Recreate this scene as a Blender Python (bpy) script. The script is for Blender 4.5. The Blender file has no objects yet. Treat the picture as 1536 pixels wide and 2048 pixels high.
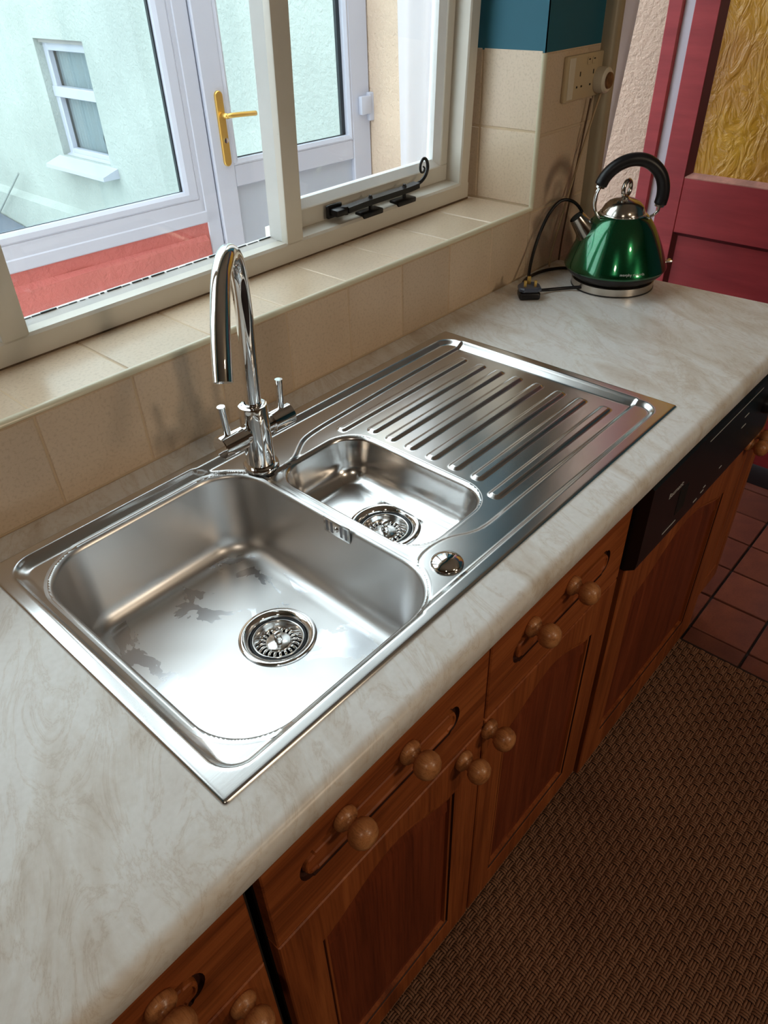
import bpy, bmesh, math, random
import numpy as np
from mathutils import Vector, Matrix, Euler

random.seed(7)
rng = np.random.default_rng(7)
sc = bpy.context.scene
COL = sc.collection
PI = math.pi

# ------------------------------------------------------------------ camera
cd = bpy.data.cameras.new('camera')
cam = bpy.data.objects.new('camera', cd)
COL.objects.link(cam)
cam.location = (-.1645, -.3716, 1.5282)
cam.rotation_euler = (.9175, .0270, -.8395)
cd.sensor_fit = 'HORIZONTAL'
cd.sensor_width = 36.0
cd.lens = 36.0 * 1446.2 / 1536.0
cd.clip_start = .02
cd.clip_end = 100
sc.camera = cam

# ------------------------------------------------------------------ exposure
vs = sc.view_settings
vs.view_transform = 'Standard'
vs.look = 'None'
vs.gamma = 1.0
vs.use_curve_mapping = False
vs.exposure = 0.14
sc.cycles.use_denoising = True
sc.cycles.max_bounces = 10
sc.cycles.diffuse_bounces = 5
sc.cycles.glossy_bounces = 6
sc.cycles.transparent_max_bounces = 16
sc.cycles.sample_clamp_indirect = 6.0
sc.cycles.blur_glossy = 0.6

# ------------------------------------------------------------------ sky: even bright overcast
w = bpy.data.worlds.new('overcast')
sc.world = w
w.use_nodes = True
bg = w.node_tree.nodes['Background']
bg.inputs['Color'].default_value = (.86, .93, 1.0, 1)
bg.inputs['Strength'].default_value = 4.2


def area(name, loc, target, size, power, color, sy=None):
    l = bpy.data.lights.new(name, 'AREA')
    l.energy = power
    l.color = color
    l.size = size
    if sy:
        l.shape = 'RECTANGLE'
        l.size_y = sy
    o = bpy.data.objects.new(name, l)
    COL.objects.link(o)
    o.location = loc
    o.rotation_euler = (Vector(target) - Vector(loc)).to_track_quat('-Z', 'Y').to_euler()
    return o


# daylight from the window of the wall across the room, and two ceiling lamps
area('far_window_light', (.95, -2.45, 1.72), (.95, .5, 1.1), .26, 10, (1.0, .80, .58), .34)
area('ceiling_lamp_light', (.55, -1.5, 2.34), (.55, -1.5, 0), .16, 5, (1.0, .80, .58))
area('ceiling_lamp_light', (-.95, -.9, 2.34), (-.95, -.9, 0), .16, 5, (1.0, .84, .66))


# ================================================================== materials
def new_mat(name):
    m = bpy.data.materials.new(name)
    m.use_nodes = True
    nt = m.node_tree
    return m, nt, nt.nodes['Principled BSDF']


def nd(nt, t, **kw):
    n = nt.nodes.new(t)
    for k, v in kw.items():
        if k in n.inputs:
            n.inputs[k].default_value = v
        else:
            setattr(n, k, v)
    return n


def coords(nt, scale=(1, 1, 1), rot=(0, 0, 0), kind='Object'):
    tc = nt.nodes.new('ShaderNodeTexCoord')
    mp = nt.nodes.new('ShaderNodeMapping')
    mp.inputs['Scale'].default_value = scale
    mp.inputs['Rotation'].default_value = rot
    nt.links.new(tc.outputs[kind], mp.inputs['Vector'])
    return mp.outputs['Vector']


def noise(nt, vec, scale, detail=4, rough=.55, dist=0.0):
    n = nd(nt, 'ShaderNodeTexNoise', Scale=scale, Detail=detail, Roughness=rough, Distortion=dist)
    nt.links.new(vec, n.inputs['Vector'])
    return n.outputs['Fac']


def ramp(nt, fac, stops):
    r = nt.nodes.new('ShaderNodeValToRGB')
    e = r.color_ramp.elements
    while len(e) < len(stops):
        e.new(.5)
    for i, (p, c) in enumerate(stops):
        e[i].position = p
        e[i].color = (*c, 1) if len(c) == 3 else c
    nt.links.new(fac, r.inputs['Fac'])
    return r.outputs['Color']


def mix(nt, fac, a, b, mode='MIX'):
    n = nt.nodes.new('ShaderNodeMix')
    n.data_type = 'RGBA'
    n.blend_type = mode
    for s, v in ((n.inputs['Factor'], fac), (n.inputs['A'], a), (n.inputs['B'], b)):
        if isinstance(v, (int, float)):
            s.default_value = v
        elif isinstance(v, tuple):
            s.default_value = (*v, 1)
        else:
            nt.links.new(v, s)
    return n.outputs['Result']


def bump(nt, bsdf, fac, strength=.2, dist=.002):
    b = nd(nt, 'ShaderNodeBump', Strength=strength, Distance=dist)
    nt.links.new(fac, b.inputs['Height'])
    nt.links.new(b.outputs['Normal'], bsdf.inputs['Normal'])


def plain(name, col, rough=.5, metal=0.0, spec=None, coat=0.0, bmp=None, var=None, coatr=.05):
    """col; bmp=(scale, strength, dist); var=(scale, amount)"""
    m, nt, b = new_mat(name)
    b.inputs['Base Color'].default_value = (*col, 1)
    b.inputs['Roughness'].default_value = rough
    b.inputs['Metallic'].default_value = metal
    if spec is not None:
        b.inputs['Specular IOR Level'].default_value = spec
    b.inputs['Coat Weight'].default_value = coat
    b.inputs['Coat Roughness'].default_value = coatr
    if bmp:
        bump(nt, b, noise(nt, coords(nt), bmp[0], 6), bmp[1], bmp[2])
    if var:
        f = noise(nt, coords(nt), var[0], 5)
        lo = tuple(c * (1 - var[1]) for c in col)
        hi = tuple(min(1, c * (1 + var[1])) for c in col)
        nt.links.new(ramp(nt, f, [(.3, lo), (.7, hi)]), b.inputs['Base Color'])
    return m


def wood_mat(name, axis, cols, rough=.46, scale=1.0, coat=.0):
    m, nt, b = new_mat(name)
    s = [26, 26, 26]
    s[axis] = 1.6
    v = coords(nt, tuple(x * scale for x in s))
    oi = nt.nodes.new('ShaderNodeObjectInfo')
    ad = nt.nodes.new('ShaderNodeVectorMath')
    ad.operation = 'ADD'
    sc_ = nt.nodes.new('ShaderNodeVectorMath')
    sc_.operation = 'SCALE'
    sc_.inputs['Scale'].default_value = 37.0
    cmb = nt.nodes.new('ShaderNodeCombineXYZ')
    for i in range(3):
        nt.links.new(oi.outputs['Random'], cmb.inputs[i])
    nt.links.new(cmb.outputs[0], sc_.inputs[0])
    nt.links.new(v, ad.inputs[0])
    nt.links.new(sc_.outputs[0], ad.inputs[1])
    vv = ad.outputs[0]
    f = noise(nt, vv, 1.0, 7, .62, .6)
    s2 = [260, 260, 260]
    s2[axis] = 7
    f2 = noise(nt, coords(nt, tuple(x * scale for x in s2)), 1.0, 3, .6)
    c = ramp(nt, f, [(.28, cols[0]), (.5, cols[1]), (.72, cols[2])])
    c2 = ramp(nt, f2, [(.35, (.62, .58, .55)), (.55, (1, 1, 1))])
    nt.links.new(mix(nt, .7, c, c2, 'MULTIPLY'), b.inputs['Base Color'])
    b.inputs['Roughness'].default_value = rough
    b.inputs['Coat Weight'].default_value = coat
    b.inputs['Coat Roughness'].default_value = .25
    b.inputs['Specular IOR Level'].default_value = .3
    bump(nt, b, f2, .12, .001)
    return m


M = {}
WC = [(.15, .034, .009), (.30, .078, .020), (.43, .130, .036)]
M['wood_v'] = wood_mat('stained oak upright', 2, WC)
M['wood_h'] = wood_mat('stained oak level', 0, WC)
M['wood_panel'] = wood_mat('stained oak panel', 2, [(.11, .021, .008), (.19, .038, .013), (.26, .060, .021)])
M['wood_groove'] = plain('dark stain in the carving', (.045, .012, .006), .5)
M['knob_wood'] = wood_mat('turned oak', 1, [(.26, .095, .030), (.46, .19, .070), (.58, .28, .115)], .38, 3.0, .3)
M['chrome'] = plain('polished chrome', (.86, .86, .86), .035, 1)
M['chrome_dull'] = plain('satin chrome', (.70, .70, .69), .16, 1)
M['brass'] = plain('brushed brass', (.72, .47, .13), .34, .85, bmp=(90, .05, .001))
M['upvc'] = plain('white upvc', (.50, .51, .60), .30, 0)
M['upvc_panel'] = plain('grey white upvc panel', (.42, .45, .53), .34)
M['seal'] = plain('black rubber seal', (.012, .016, .022), .5)
M['black_plastic'] = plain('black plastic', (.010, .009, .011), .36, spec=.35)
M['black_iron'] = plain('black iron', (.018, .018, .020), .34, .5, bmp=(160, .25, .0008))
M['teal'] = plain('teal emulsion', (.008, .115, .17), .62, bmp=(420, .2, .0006), var=(3, .06))
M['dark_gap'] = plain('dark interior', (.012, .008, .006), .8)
M['ceiling'] = plain('cream ceiling', (.40, .35, .28), .8)
M['roomwall'] = plain('warm room wall', (.16, .085, .045), .8, var=(1.5, .1))
M['room_teal'] = plain('teal room wall', (.02, .11, .15), .75)
M['trim'] = plain('cream tile trim', (.70, .66, .50), .22, bmp=(30, .05, .001))
M['ivory'] = plain('ivory plastic', (.56, .44, .27), .35)
M['ivory_light'] = plain('pale ivory plastic', (.66, .60, .48), .3)
M['hole_mark_black'] = plain('dark slot', (.004, .004, .004), .6)  # black standing in for shade inside holes and slots, also switch marks
M['cat'] = plain('dark ornament', (.03, .035, .04), .6)
M['slate'] = plain('grey slate', (.13, .15, .20), .6, bmp=(12, .4, .01))
M['concrete'] = plain('pale yard concrete', (.42, .45, .45), .85, bmp=(25, .4, .006), var=(2, .2))
M['voile'] = plain('white voile', (.80, .81, .88), .75)
def m_voile():
    m, nt, b = new_mat('white voile')
    b.inputs['Base Color'].default_value = (.78, .79, .86, 1)
    b.inputs['Roughness'].default_value = .8
    tl_ = nd(nt, 'ShaderNodeBsdfTranslucent')
    tl_.inputs['Color'].default_value = (.78, .79, .86, 1)
    mx_ = nt.nodes.new('ShaderNodeMixShader')
    mx_.inputs[0].default_value = .5
    nt.links.new(b.outputs[0], mx_.inputs[1])
    nt.links.new(tl_.outputs[0], mx_.inputs[2])
    nt.links.new(mx_.outputs[0], nt.nodes['Material Output'].inputs['Surface'])
    return m


M['voile'] = m_voile()
M['greyvoile'] = plain('grey net curtain', (.33, .345, .40), .8)
M['cable_cream'] = plain('cream cable', (.42, .30, .17), .5)
M['label_white'] = plain('pale print', (.55, .55, .55), .5)


def m_worktop():
    m, nt, b = new_mat('cream marbled laminate')
    # veins run about 63 degrees from the x axis: long scale along the vein
    v = coords(nt, (1, 1, 1), (0, 0, -math.radians(63)))
    mp = nt.nodes.new('ShaderNodeMapping')
    mp.inputs['Scale'].default_value = (4.6, 12, 12)
    nt.links.new(v, mp.inputs['Vector'])
    V = mp.outputs['Vector']
    f1 = noise(nt, V, .8, 8, .60, .7)
    f2 = noise(nt, V, 1.5, 9, .68, .9)
    f3 = noise(nt, coords(nt), 3.0, 4, .5)
    f4 = noise(nt, coords(nt), 140, 3, .5)
    c = ramp(nt, f1, [(.30, (.60, .53, .455)), (.43, (.73, .695, .65)), (.53, (.82, .82, .81)), (.70, (.77, .75, .73))])
    vein = ramp(nt, f2, [(.455, (1, 1, 1)), (.49, (.88, .82, .76)), (.50, (.68, .58, .49)), (.507, (.90, .86, .80)), (.55, (1, 1, 1))])
    c = mix(nt, .5, c, vein, 'MULTIPLY')
    c = mix(nt, .5, c, ramp(nt, f3, [(.3, (.90, .87, .81)), (.7, (1, 1, 1))]), 'MULTIPLY')
    c = mix(nt, .35, c, ramp(nt, f4, [(.3, (.86, .85, .83)), (.6, (1, 1, 1))]), 'MULTIPLY')
    nt.links.new(c, b.inputs['Base Color'])
    b.inputs['Roughness'].default_value = .30
    b.inputs['Specular IOR Level'].default_value = .4
    return m


M['worktop'] = m_worktop()


def m_steel(name, rough, streak=True, wet=False):
    m, nt, b = new_mat(name)
    b.inputs['Metallic'].default_value = 1
    b.inputs['Base Color'].default_value = (.66, .655, .65, 1)
    v = coords(nt, (6, 400, 400))
    f = noise(nt, v, 1, 3, .5)
    g = noise(nt, coords(nt), 9, 5, .6)
    mr = nd(nt, 'ShaderNodeMapRange')
    mr.inputs['To Min'].default_value = rough * .8
    mr.inputs['To Max'].default_value = rough * 1.25
    nt.links.new(g, mr.inputs['Value'])
    out = mr.outputs['Result']
    if wet:
        # water film on the bowl floor: smooth, slightly darker patches
        p = noise(nt, coords(nt, (1, 1, .4)), 11, 5, .55, .8)
        k = ramp(nt, p, [(.545, (0, 0, 0)), (.56, (1, 1, 1))])
        mr2 = nd(nt, 'ShaderNodeMapRange')
        mr2.inputs['From Min'].default_value = -.149
        mr2.inputs['From Max'].default_value = -.142
        mr2.inputs['To Min'].default_value = 1
        mr2.inputs['To Max'].default_value = 0
        tc = nt.nodes.new('ShaderNodeTexCoord')
        sp = nt.nodes.new('ShaderNodeSeparateXYZ')
        nt.links.new(tc.outputs['Object'], sp.inputs[0])
        nt.links.new(sp.outputs['Z'], mr2.inputs['Value'])
        mu = nd(nt, 'ShaderNodeMath', operation='MULTIPLY')
        nt.links.new(k, mu.inputs[0])
        nt.links.new(mr2.outputs[0], mu.inputs[1])
        mx = mix(nt, mu.outputs[0], out, (.22, .22, .22))
        nt.links.new(mix(nt, mu.outputs[0], (.66, .655, .65), (.61, .62, .645)), b.inputs['Base Color'])
        out = mx
    nt.links.new(out, b.inputs['Roughness'])
    if streak:
        bump(nt, b, f, .04, .0004)
    return m


M['steel'] = m_steel('brushed stainless steel', .215)
M['steel_bowl'] = m_steel('satin steel bowl', .33, False, True)


def m_tile(name, base, dark, rough=.34, sc_=5.0, v0=.92, v1=1.06):
    m, nt, b = new_mat(name)
    oi = nt.nodes.new('ShaderNodeObjectInfo')
    f = noise(nt, coords(nt, kind='Object'), sc_, 5, .6, .3)
    g = noise(nt, coords(nt), 190, 3, .6)
    c = ramp(nt, f, [(.25, dark), (.75, base)])
    c = mix(nt, .55, c, ramp(nt, g, [(.30, (.70, .66, .60)), (.5, (1, 1, 1))]), 'MULTIPLY')
    hs = nt.nodes.new('ShaderNodeHueSaturation')
    mr = nd(nt, 'ShaderNodeMapRange')
    mr.inputs['To Min'].default_value = v0
    mr.inputs['To Max'].default_value = v1
    nt.links.new(oi.outputs['Random'], mr.inputs['Value'])
    nt.links.new(mr.outputs[0], hs.inputs['Value'])
    nt.links.new(c, hs.inputs['Color'])
    nt.links.new(hs.outputs[0], b.inputs['Base Color'])
    b.inputs['Roughness'].default_value = rough
    bump(nt, b, f, .10, .002)
    return m


M['tile'] = m_tile('beige glazed tile', (.68, .545, .405), (.59, .455, .32), .30)
M['quarry'] = m_tile('red quarry tile', (.27, .088, .050), (.125, .040, .034), .34, 7, .68, 1.2)
M['grout'] = plain('cream grout', (.60, .46, .31), .8)
M['grout_dark'] = plain('dark floor grout', (.030, .022, .024), .85)


def m_old_paint():
    m, nt, b = new_mat('aged cream gloss paint')
    f = noise(nt, coords(nt), 4, 5, .6)
    g = noise(nt, coords(nt), 60, 5, .65, .6)
    c = ramp(nt, f, [(.3, (.62, .59, .52)), (.7, (.70, .675, .61))])
    c = mix(nt, 1.0, c, ramp(nt, g, [(.24, (.35, .30, .25)), (.30, (1, 1, 1))]), 'MULTIPLY')
    nt.links.new(c, b.inputs['Base Color'])
    b.inputs['Roughness'].default_value = .38
    bump(nt, b, f, .10, .003)
    return m


M['paint'] = m_old_paint()
M['putty'] = plain('flaking white putty', (.74, .755, .75), .45, bmp=(70, .25, .001), var=(8, .05))


def m_render(name, col, strength=.8, scale=55, stain=None):
    m, nt, b = new_mat(name)
    v = coords(nt)
    f = noise(nt, v, scale, 4, .6, .3)
    g = noise(nt, v, 1.3, 5, .6)
    lo = tuple(c * .80 for c in col)
    c = ramp(nt, g, [(.3, lo), (.65, col)])
    nt.links.new(c, b.inputs['Base Color'])
    b.inputs['Roughness'].default_value = .85
    bump(nt, b, f, strength, .011)
    return m


M['green_render'] = m_render('pale green roughcast', (.44, .478, .458), 1.0, 34)
M['peach_render'] = m_render('peach roughcast', (.72, .55, .42), .8, 70)
M['red_render'] = m_render('red masonry paint', (.52, .135, .12), 1.0, 30)


def m_red_door():
    m, nt, b = new_mat('brushed red paint')
    f = noise(nt, coords(nt, (3, 3, 26)), 1, 5, .6)
    f2 = noise(nt, coords(nt), 2.5, 4, .6)
    c = ramp(nt, f, [(.3, (.30, .028, .034)), (.7, (.44, .052, .055))])
    c = mix(nt, .8, c, ramp(nt, f2, [(.3, (.72, .7, .8)), (.7, (1, 1, 1))]), 'MULTIPLY')
    nt.links.new(c, b.inputs['Base Color'])
    b.inputs['Roughness'].default_value = .42
    bump(nt, b, f, .15, .002)
    return m


M['red'] = m_red_door()
M['bare_edge'] = plain('worn pink edge', (.42, .20, .15), .6, bmp=(60, .4, .002), var=(30, .25))


def m_amber():
    m, nt, b = new_mat('amber hammered glass')
    v = coords(nt, (1, 1, .55))
    f = noise(nt, v, 17, 4, .5, 2.2)
    g = noise(nt, coords(nt), 2.0, 3, .5)
    c = ramp(nt, g, [(.35, (.50, .24, .04)), (.6, (.72, .42, .03))])
    nt.links.new(c, b.inputs['Base Color'])
    b.inputs['Roughness'].default_value = .09
    b.inputs['Specular IOR Level'].default_value = .8
    bump(nt, b, f, 1.0, .011)
    return m


M['amber'] = m_amber()


def m_glass(name, tint=(.93, .97, .96), refl=.09):
    m = bpy.data.materials.new(name)
    m.use_nodes = True
    nt = m.node_tree
    nt.nodes.clear()
    out = nt.nodes.new('ShaderNodeOutputMaterial')
    tr = nd(nt, 'ShaderNodeBsdfTransparent')
    tr.inputs['Color'].default_value = (*tint, 1)
    gl = nd(nt, 'ShaderNodeBsdfGlossy')
    gl.inputs['Roughness'].default_value = .02
    lw = nd(nt, 'ShaderNodeLayerWeight', Blend=.5)
    pw_ = nd(nt, 'ShaderNodeMath', operation='POWER')
    pw_.inputs[1].default_value = 5.0
    nt.links.new(lw.outputs['Facing'], pw_.inputs[0])
    fr = nd(nt, 'ShaderNodeMath', operation='MULTIPLY_ADD')
    fr.inputs[1].default_value = .80
    fr.inputs[2].default_value = refl * .4
    nt.links.new(pw_.outputs[0], fr.inputs[0])
    mx = nt.nodes.new('ShaderNodeMixShader')
    nt.links.new(fr.outputs[0], mx.inputs[0])
    nt.links.new(tr.outputs[0], mx.inputs[1])
    nt.links.new(gl.outputs[0], mx.inputs[2])
    nt.links.new(mx.outputs[0], out.inputs['Surface'])
    return m


M['glass'] = m_glass('window glass')


def m_dark_glass():
    m, nt, b = new_mat('dark room behind glass')
    b.inputs['Base Color'].default_value = (.03, .035, .04, 1)
    b.inputs['Roughness'].default_value = .08
    return m


M['darkglass'] = m_dark_glass()


def m_kettle():
    m, nt, b = new_mat('metallic green lacquer')
    f = noise(nt, coords(nt), 22, 6, .65, .5)
    g = noise(nt, coords(nt), 260, 4, .7)
    c = ramp(nt, g, [(.40, (.002, .085, .030)), (.75, (.006, .13, .052))])
    nt.links.new(c, b.inputs['Base Color'])
    b.inputs['Metallic'].default_value = .85
    mr = nd(nt, 'ShaderNodeMapRange')
    mr.inputs['To Min'].default_value = .12
    mr.inputs['To Max'].default_value = .28
    nt.links.new(f, mr.inputs['Value'])
    nt.links.new(mr.outputs[0], b.inputs['Roughness'])
    b.inputs['Coat Weight'].default_value = 1
    b.inputs['Coat Roughness'].default_value = .04
    return m


M['kettle_green'] = m_kettle()
M['kettle_steel'] = plain('smudged kettle steel', (.50, .47, .43), .17, 1, bmp=(45, .08, .0008), var=(18, .25))


def m_weave():
    m, nt, b = new_mat('brown woven sisal')
    f = noise(nt, coords(nt), 3.0, 4, .6)
    g = noise(nt, coords(nt), 420, 3, .7)
    h = noise(nt, coords(nt), 55, 3, .6)
    c = ramp(nt, f, [(.3, (.215, .092, .046)), (.7, (.31, .148, .078))])
    c = mix(nt, .8, c, ramp(nt, g, [(.3, (.55, .5, .45)), (.6, (1, 1, 1))]), 'MULTIPLY')
    c = mix(nt, .7, c, ramp(nt, h, [(.3, (.7, .68, .66)), (.65, (1.0, 1.0, 1.0))]), 'MULTIPLY')
    nt.links.new(c, b.inputs['Base Color'])
    b.inputs['Roughness'].default_value = .7
    return m


M['weave'] = m_weave()
M['rug_base'] = plain('dark rug backing', (.022, .010, .006), .9)


# ================================================================== mesh helpers
class MB:
    def __init__(s):
        s.v, s.f = [], []

    def add(s, vs, fs):
        n = len(s.v)
        s.v += [tuple(p) for p in vs]
        s.f += [tuple(i + n for i in f) for f in fs]
        return s

    def box(s, a, b, ch=0.0):
        """axis box with corners a,b; ch chamfers every edge"""
        x0, y0, z0 = (min(a[i], b[i]) for i in range(3))
        x1, y1, z1 = (max(a[i], b[i]) for i in range(3))
        if ch <= 0:
            vs = [(x, y, z) for z in (z0, z1) for y in (y0, y1) for x in (x0, x1)]
            return s.add(vs, [(0, 2, 3, 1), (4, 5, 7, 6), (0, 1, 5, 4), (2, 6, 7, 3), (0, 4, 6, 2), (1, 3, 7, 5)])
        bm = bmesh.new()
        bmesh.ops.create_cube(bm, size=1)
        for v in bm.verts:
            v.co = Vector(((x0 + x1) / 2 + v.co.x * (x1 - x0), (y0 + y1) / 2 + v.co.y * (y1 - y0), (z0 + z1) / 2 + v.co.z * (z1 - z0)))
        bmesh.ops.bevel(bm, geom=bm.edges[:], offset=ch, segments=1, affect='EDGES')
        bm.verts.ensure_lookup_table()
        s.add([v.co[:] for v in bm.verts], [[v.index for v in f.verts] for f in bm.faces])
        bm.free()
        return s

    def rbox(s, a, b, r, seg=3):
        bm = bmesh.new()
        bmesh.ops.create_cube(bm, size=1)
        for v in bm.verts:
            v.co = Vector([(a[i] + b[i]) / 2 + v.co[i] * abs(b[i] - a[i]) for i in range(3)])
        bmesh.ops.bevel(bm, geom=bm.edges[:], offset=r, segments=seg, affect='EDGES', profile=.5)
        s.add([v.co[:] for v in bm.verts], [[v.index for v in f.verts] for f in bm.faces])
        bm.free()
        return s

    def rings(s, rings, closed=True, cap0=False, cap1=False, flip=False):
        n = len(rings[0])
        vs = [p for r in rings for p in r]
        fs = []
        m = n if closed else n - 1
        for k in range(len(rings) - 1):
            for i in range(m):
                j = (i + 1) % n
                q = (k * n + i, k * n + j, (k + 1) * n + j, (k + 1) * n + i)
                fs.append(q[::-1] if flip else q)
        if cap0:
            q = tuple(range(n))
            fs.append(q if flip else q[::-1])
        if cap1:
            q = tuple((len(rings) - 1) * n + i for i in range(n))
            fs.append(q[::-1] if flip else q)
        return s.add(vs, fs)

    def lathe(s, prof, c=(0, 0, 0), axis='Z', n=40, cap0=True, cap1=True):
        rr = []
        for r, h in prof:
            ring = []
            for i in range(n):
                a = 2 * PI * i / n
                p = (r * math.cos(a), r * math.sin(a), h)
                if axis == 'X':
                    p = (p[2], p[0], p[1])
                elif axis == 'Y':
                    p = (p[1], p[2], p[0])
                elif axis == '-Y':
                    p = (p[0], -p[2], p[1])
                ring.append((p[0] + c[0], p[1] + c[1], p[2] + c[2]))
            rr.append(ring)
        return s.rings(rr, True, cap0, cap1)

    def tube(s, pts, rad, n=12, caps=True):
        pts = [Vector(p) for p in pts]
        if not isinstance(rad, (list, tuple)):
            rad = [rad] * len(pts)
        rr = []
        t0 = (pts[1] - pts[0]).normalized()
        up = Vector((0, 0, 1)) if abs(t0.z) < .9 else Vector((1, 0, 0))
        nrm = t0.cross(up).normalized()
        for k, p in enumerate(pts):
            t = (pts[min(k + 1, len(pts) - 1)] - pts[max(k - 1, 0)]).normalized()
            nrm = (nrm - t * nrm.dot(t)).normalized()
            bn = t.cross(nrm)
            rr.append([p + rad[k] * (math.cos(2 * PI * i / n) * nrm + math.sin(2 * PI * i / n) * bn) for i in range(n)])
        return s.rings(rr, True, caps, caps)

    def build(s, name, mat, parent=None, smooth=False, angle=None, loc=None):
        me = bpy.data.meshes.new(name)
        me.from_pydata([tuple(p) for p in s.v], [], s.f)
        me.update()
        if mat:
            me.materials.append(mat)
        o = bpy.data.objects.new(name, me)
        COL.objects.link(o)
        if parent:
            o.parent = parent
        if loc:
            o.location = loc
        bm = bmesh.new()
        bm.from_mesh(me)
        bmesh.ops.recalc_face_normals(bm, faces=bm.faces[:])
        bm.to_mesh(me)
        bm.free()
        if smooth or angle:
            me.shade_smooth()
            if angle:
                me.set_sharp_from_angle(angle=math.radians(angle))
        return o


def tag(o, label=None, cat=None, group=None, kind=None):
    if label:
        o['label'] = label
    if cat:
        o['category'] = cat
    if group:
        o['group'] = group
    if kind:
        o['kind'] = kind
    return o


def empty(name, loc=(0, 0, 0), parent=None, rot=(0, 0, 0)):
    o = bpy.data.objects.new(name, None)
    COL.objects.link(o)
    o.location = loc
    o.rotation_euler = rot
    o.empty_display_size = .05
    if parent:
        o.parent = parent
    return o


def linked(src, name, loc, parent=None, rot=None):
    c = src.copy()
    c.name = name
    COL.objects.link(c)
    c.parent = parent
    c.location = loc
    if rot:
        c.rotation_euler = rot
    return c


def spline(pts, n=8):
    P = [Vector(p) for p in pts]
    out = []
    for i in range(len(P) - 1):
        p0, p1, p2, p3 = P[max(i - 1, 0)], P[i], P[i + 1], P[min(i + 2, len(P) - 1)]
        for k in range(n):
            t = k / n
            out.append(.5 * ((2 * p1) + (-p0 + p2) * t + (2 * p0 - 5 * p1 + 4 * p2 - p3) * t * t + (-p0 + 3 * p1 - 3 * p2 + p3) * t ** 3))
    out.append(P[-1])
    return out


def text_mesh(body, size, mat, name, parent, fn=None, extrude=.0002):
    cu = bpy.data.curves.new(name, 'FONT')
    cu.body = body
    cu.size = size
    cu.extrude = extrude
    to = bpy.data.objects.new(name + '_t', cu)
    COL.objects.link(to)
    dg = bpy.context.evaluated_depsgraph_get()
    me = bpy.data.meshes.new_from_object(to.evaluated_get(dg))
    bpy.data.objects.remove(to)
    bpy.data.curves.remove(cu)
    me.materials.clear()
    me.materials.append(mat)
    if fn:
        for v in me.vertices:
            v.co = fn(v.co)
    o = bpy.data.objects.new(name, me)
    COL.objects.link(o)
    o.parent = parent
    return o


# ================================================================== setting: floor
ZC = .900          # worktop height
ZS = 1.0600        # sill height
YW = .561          # tiled wall face
P = .1525          # wall tile pitch
X0 = .1465
RX = 1.368         # window reveal face on the right

floor = MB().box((-2.4, -2.7, -.12), (2.62, YW + .3, -.008)).build('floor', M['grout_dark'])
tag(floor, kind='structure')
ft = MB()
ft.box((.0035, .0035, -.012), (.1490, .1565, 0), .0016)
ft0 = ft.build('floor_tile', M['quarry'], floor)
k = 0
for i in range(-2, 6):
    for j in range(-8, 5):
        x = 1.4585 + i * .1525
        y = -.030 + j * .160
        if y > .74:
            continue
        dz = random.uniform(-.0012, .0010)
        if k == 0:
            ft0.location = (x, y, dz)
        else:
            linked(ft0, 'floor_tile', (x, y, dz), floor)
        k += 1

# ================================================================== setting: window wall with its tiles
wall = MB()
wall.box((-2.4, YW + .0016, -.1), (RX - .0, .86, ZS - .0016))            # under the sill
wall.box((RX + .0016, YW + .0016, -.1), (1.605, .86, 2.45))                # right pier
wall.box((-2.4, YW + .0022, ZC + .150), (-.42, .86, 2.45))                # left pier
wall.box((-.42, YW + .006, 2.16), (RX + .006, .86, 2.45))                # over the window
wall.box((1.605, YW + .03, 2.36), (2.62, .70, 2.45))                      # over the back door opening
wall_w = wall.build('wall_window', M['grout'])
tag(wall_w, kind='structure')


def tile_mesh(name, wdt, hgt, plane, ch=.0016, th=.006):
    """tile with its face at 0 on the plane's normal; origin at a corner"""
    g = .0012
    m = MB()
    if plane == 'y':      # face looks to -y
        m.box((g, 0, g), (wdt - g, th, hgt - g), ch)
    elif plane == 'z':
        m.box((g, g, -th), (wdt - g, hgt - g, 0), ch)
    else:                 # face looks to -x ; wdt along y
        m.box((0, g, g), (th, wdt - g, hgt - g), ch)
    return m.build(name, M['tile'], wall_w)


# one row of tiles between worktop and sill (face y=YW)
proto = tile_mesh('wall_tile', P, .1490, 'y')
first = True
for i in range(-16, 8):
    x = X0 + i * P
    if x + P < -1.6:
        continue
    o = proto if first else linked(proto, 'wall_tile', (0, 0, 0), wall_w)
    first = False
    o.location = (x, YW + random.uniform(-.0004, .0004), ZC + .0015)
# right of the sill end, up to the teal paint
cols = [(RX, .1800), (RX + .1800, .0570)]
for (x, wd) in cols:
    for zz, hh in ((ZC + .0015, .1475), (ZC + .151, .1560), (ZC + .309, .1540)):
        t = tile_mesh('wall_tile', wd, hh, 'y')
        t.location = (x, YW, zz)
# sill tiles on top (plane z), reaching back under the window
ZS = 1.0600
proto = tile_mesh('sill_tile', P, .160, 'z')
first = True
for i in range(-4, 8):
    x = X0 + i * P
    if x + P < -.43:
        continue
    o = proto if first else linked(proto, 'sill_tile', (0, 0, 0), wall_w)
    first = False
    o.location = (x, YW + .004, ZS + random.uniform(-.0003, .0003))
# reveal tiles (plane x) on the right side of the recess
for zz in (ZS + .001, ZS + .156):
    t = tile_mesh('reveal_tile', .152, .1535, 'x')
    t.location = (RX, YW + .004, zz)
    t = tile_mesh('reveal_tile', .030, .1535, 'x')
    t.location = (RX, YW + .157, zz)

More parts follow.
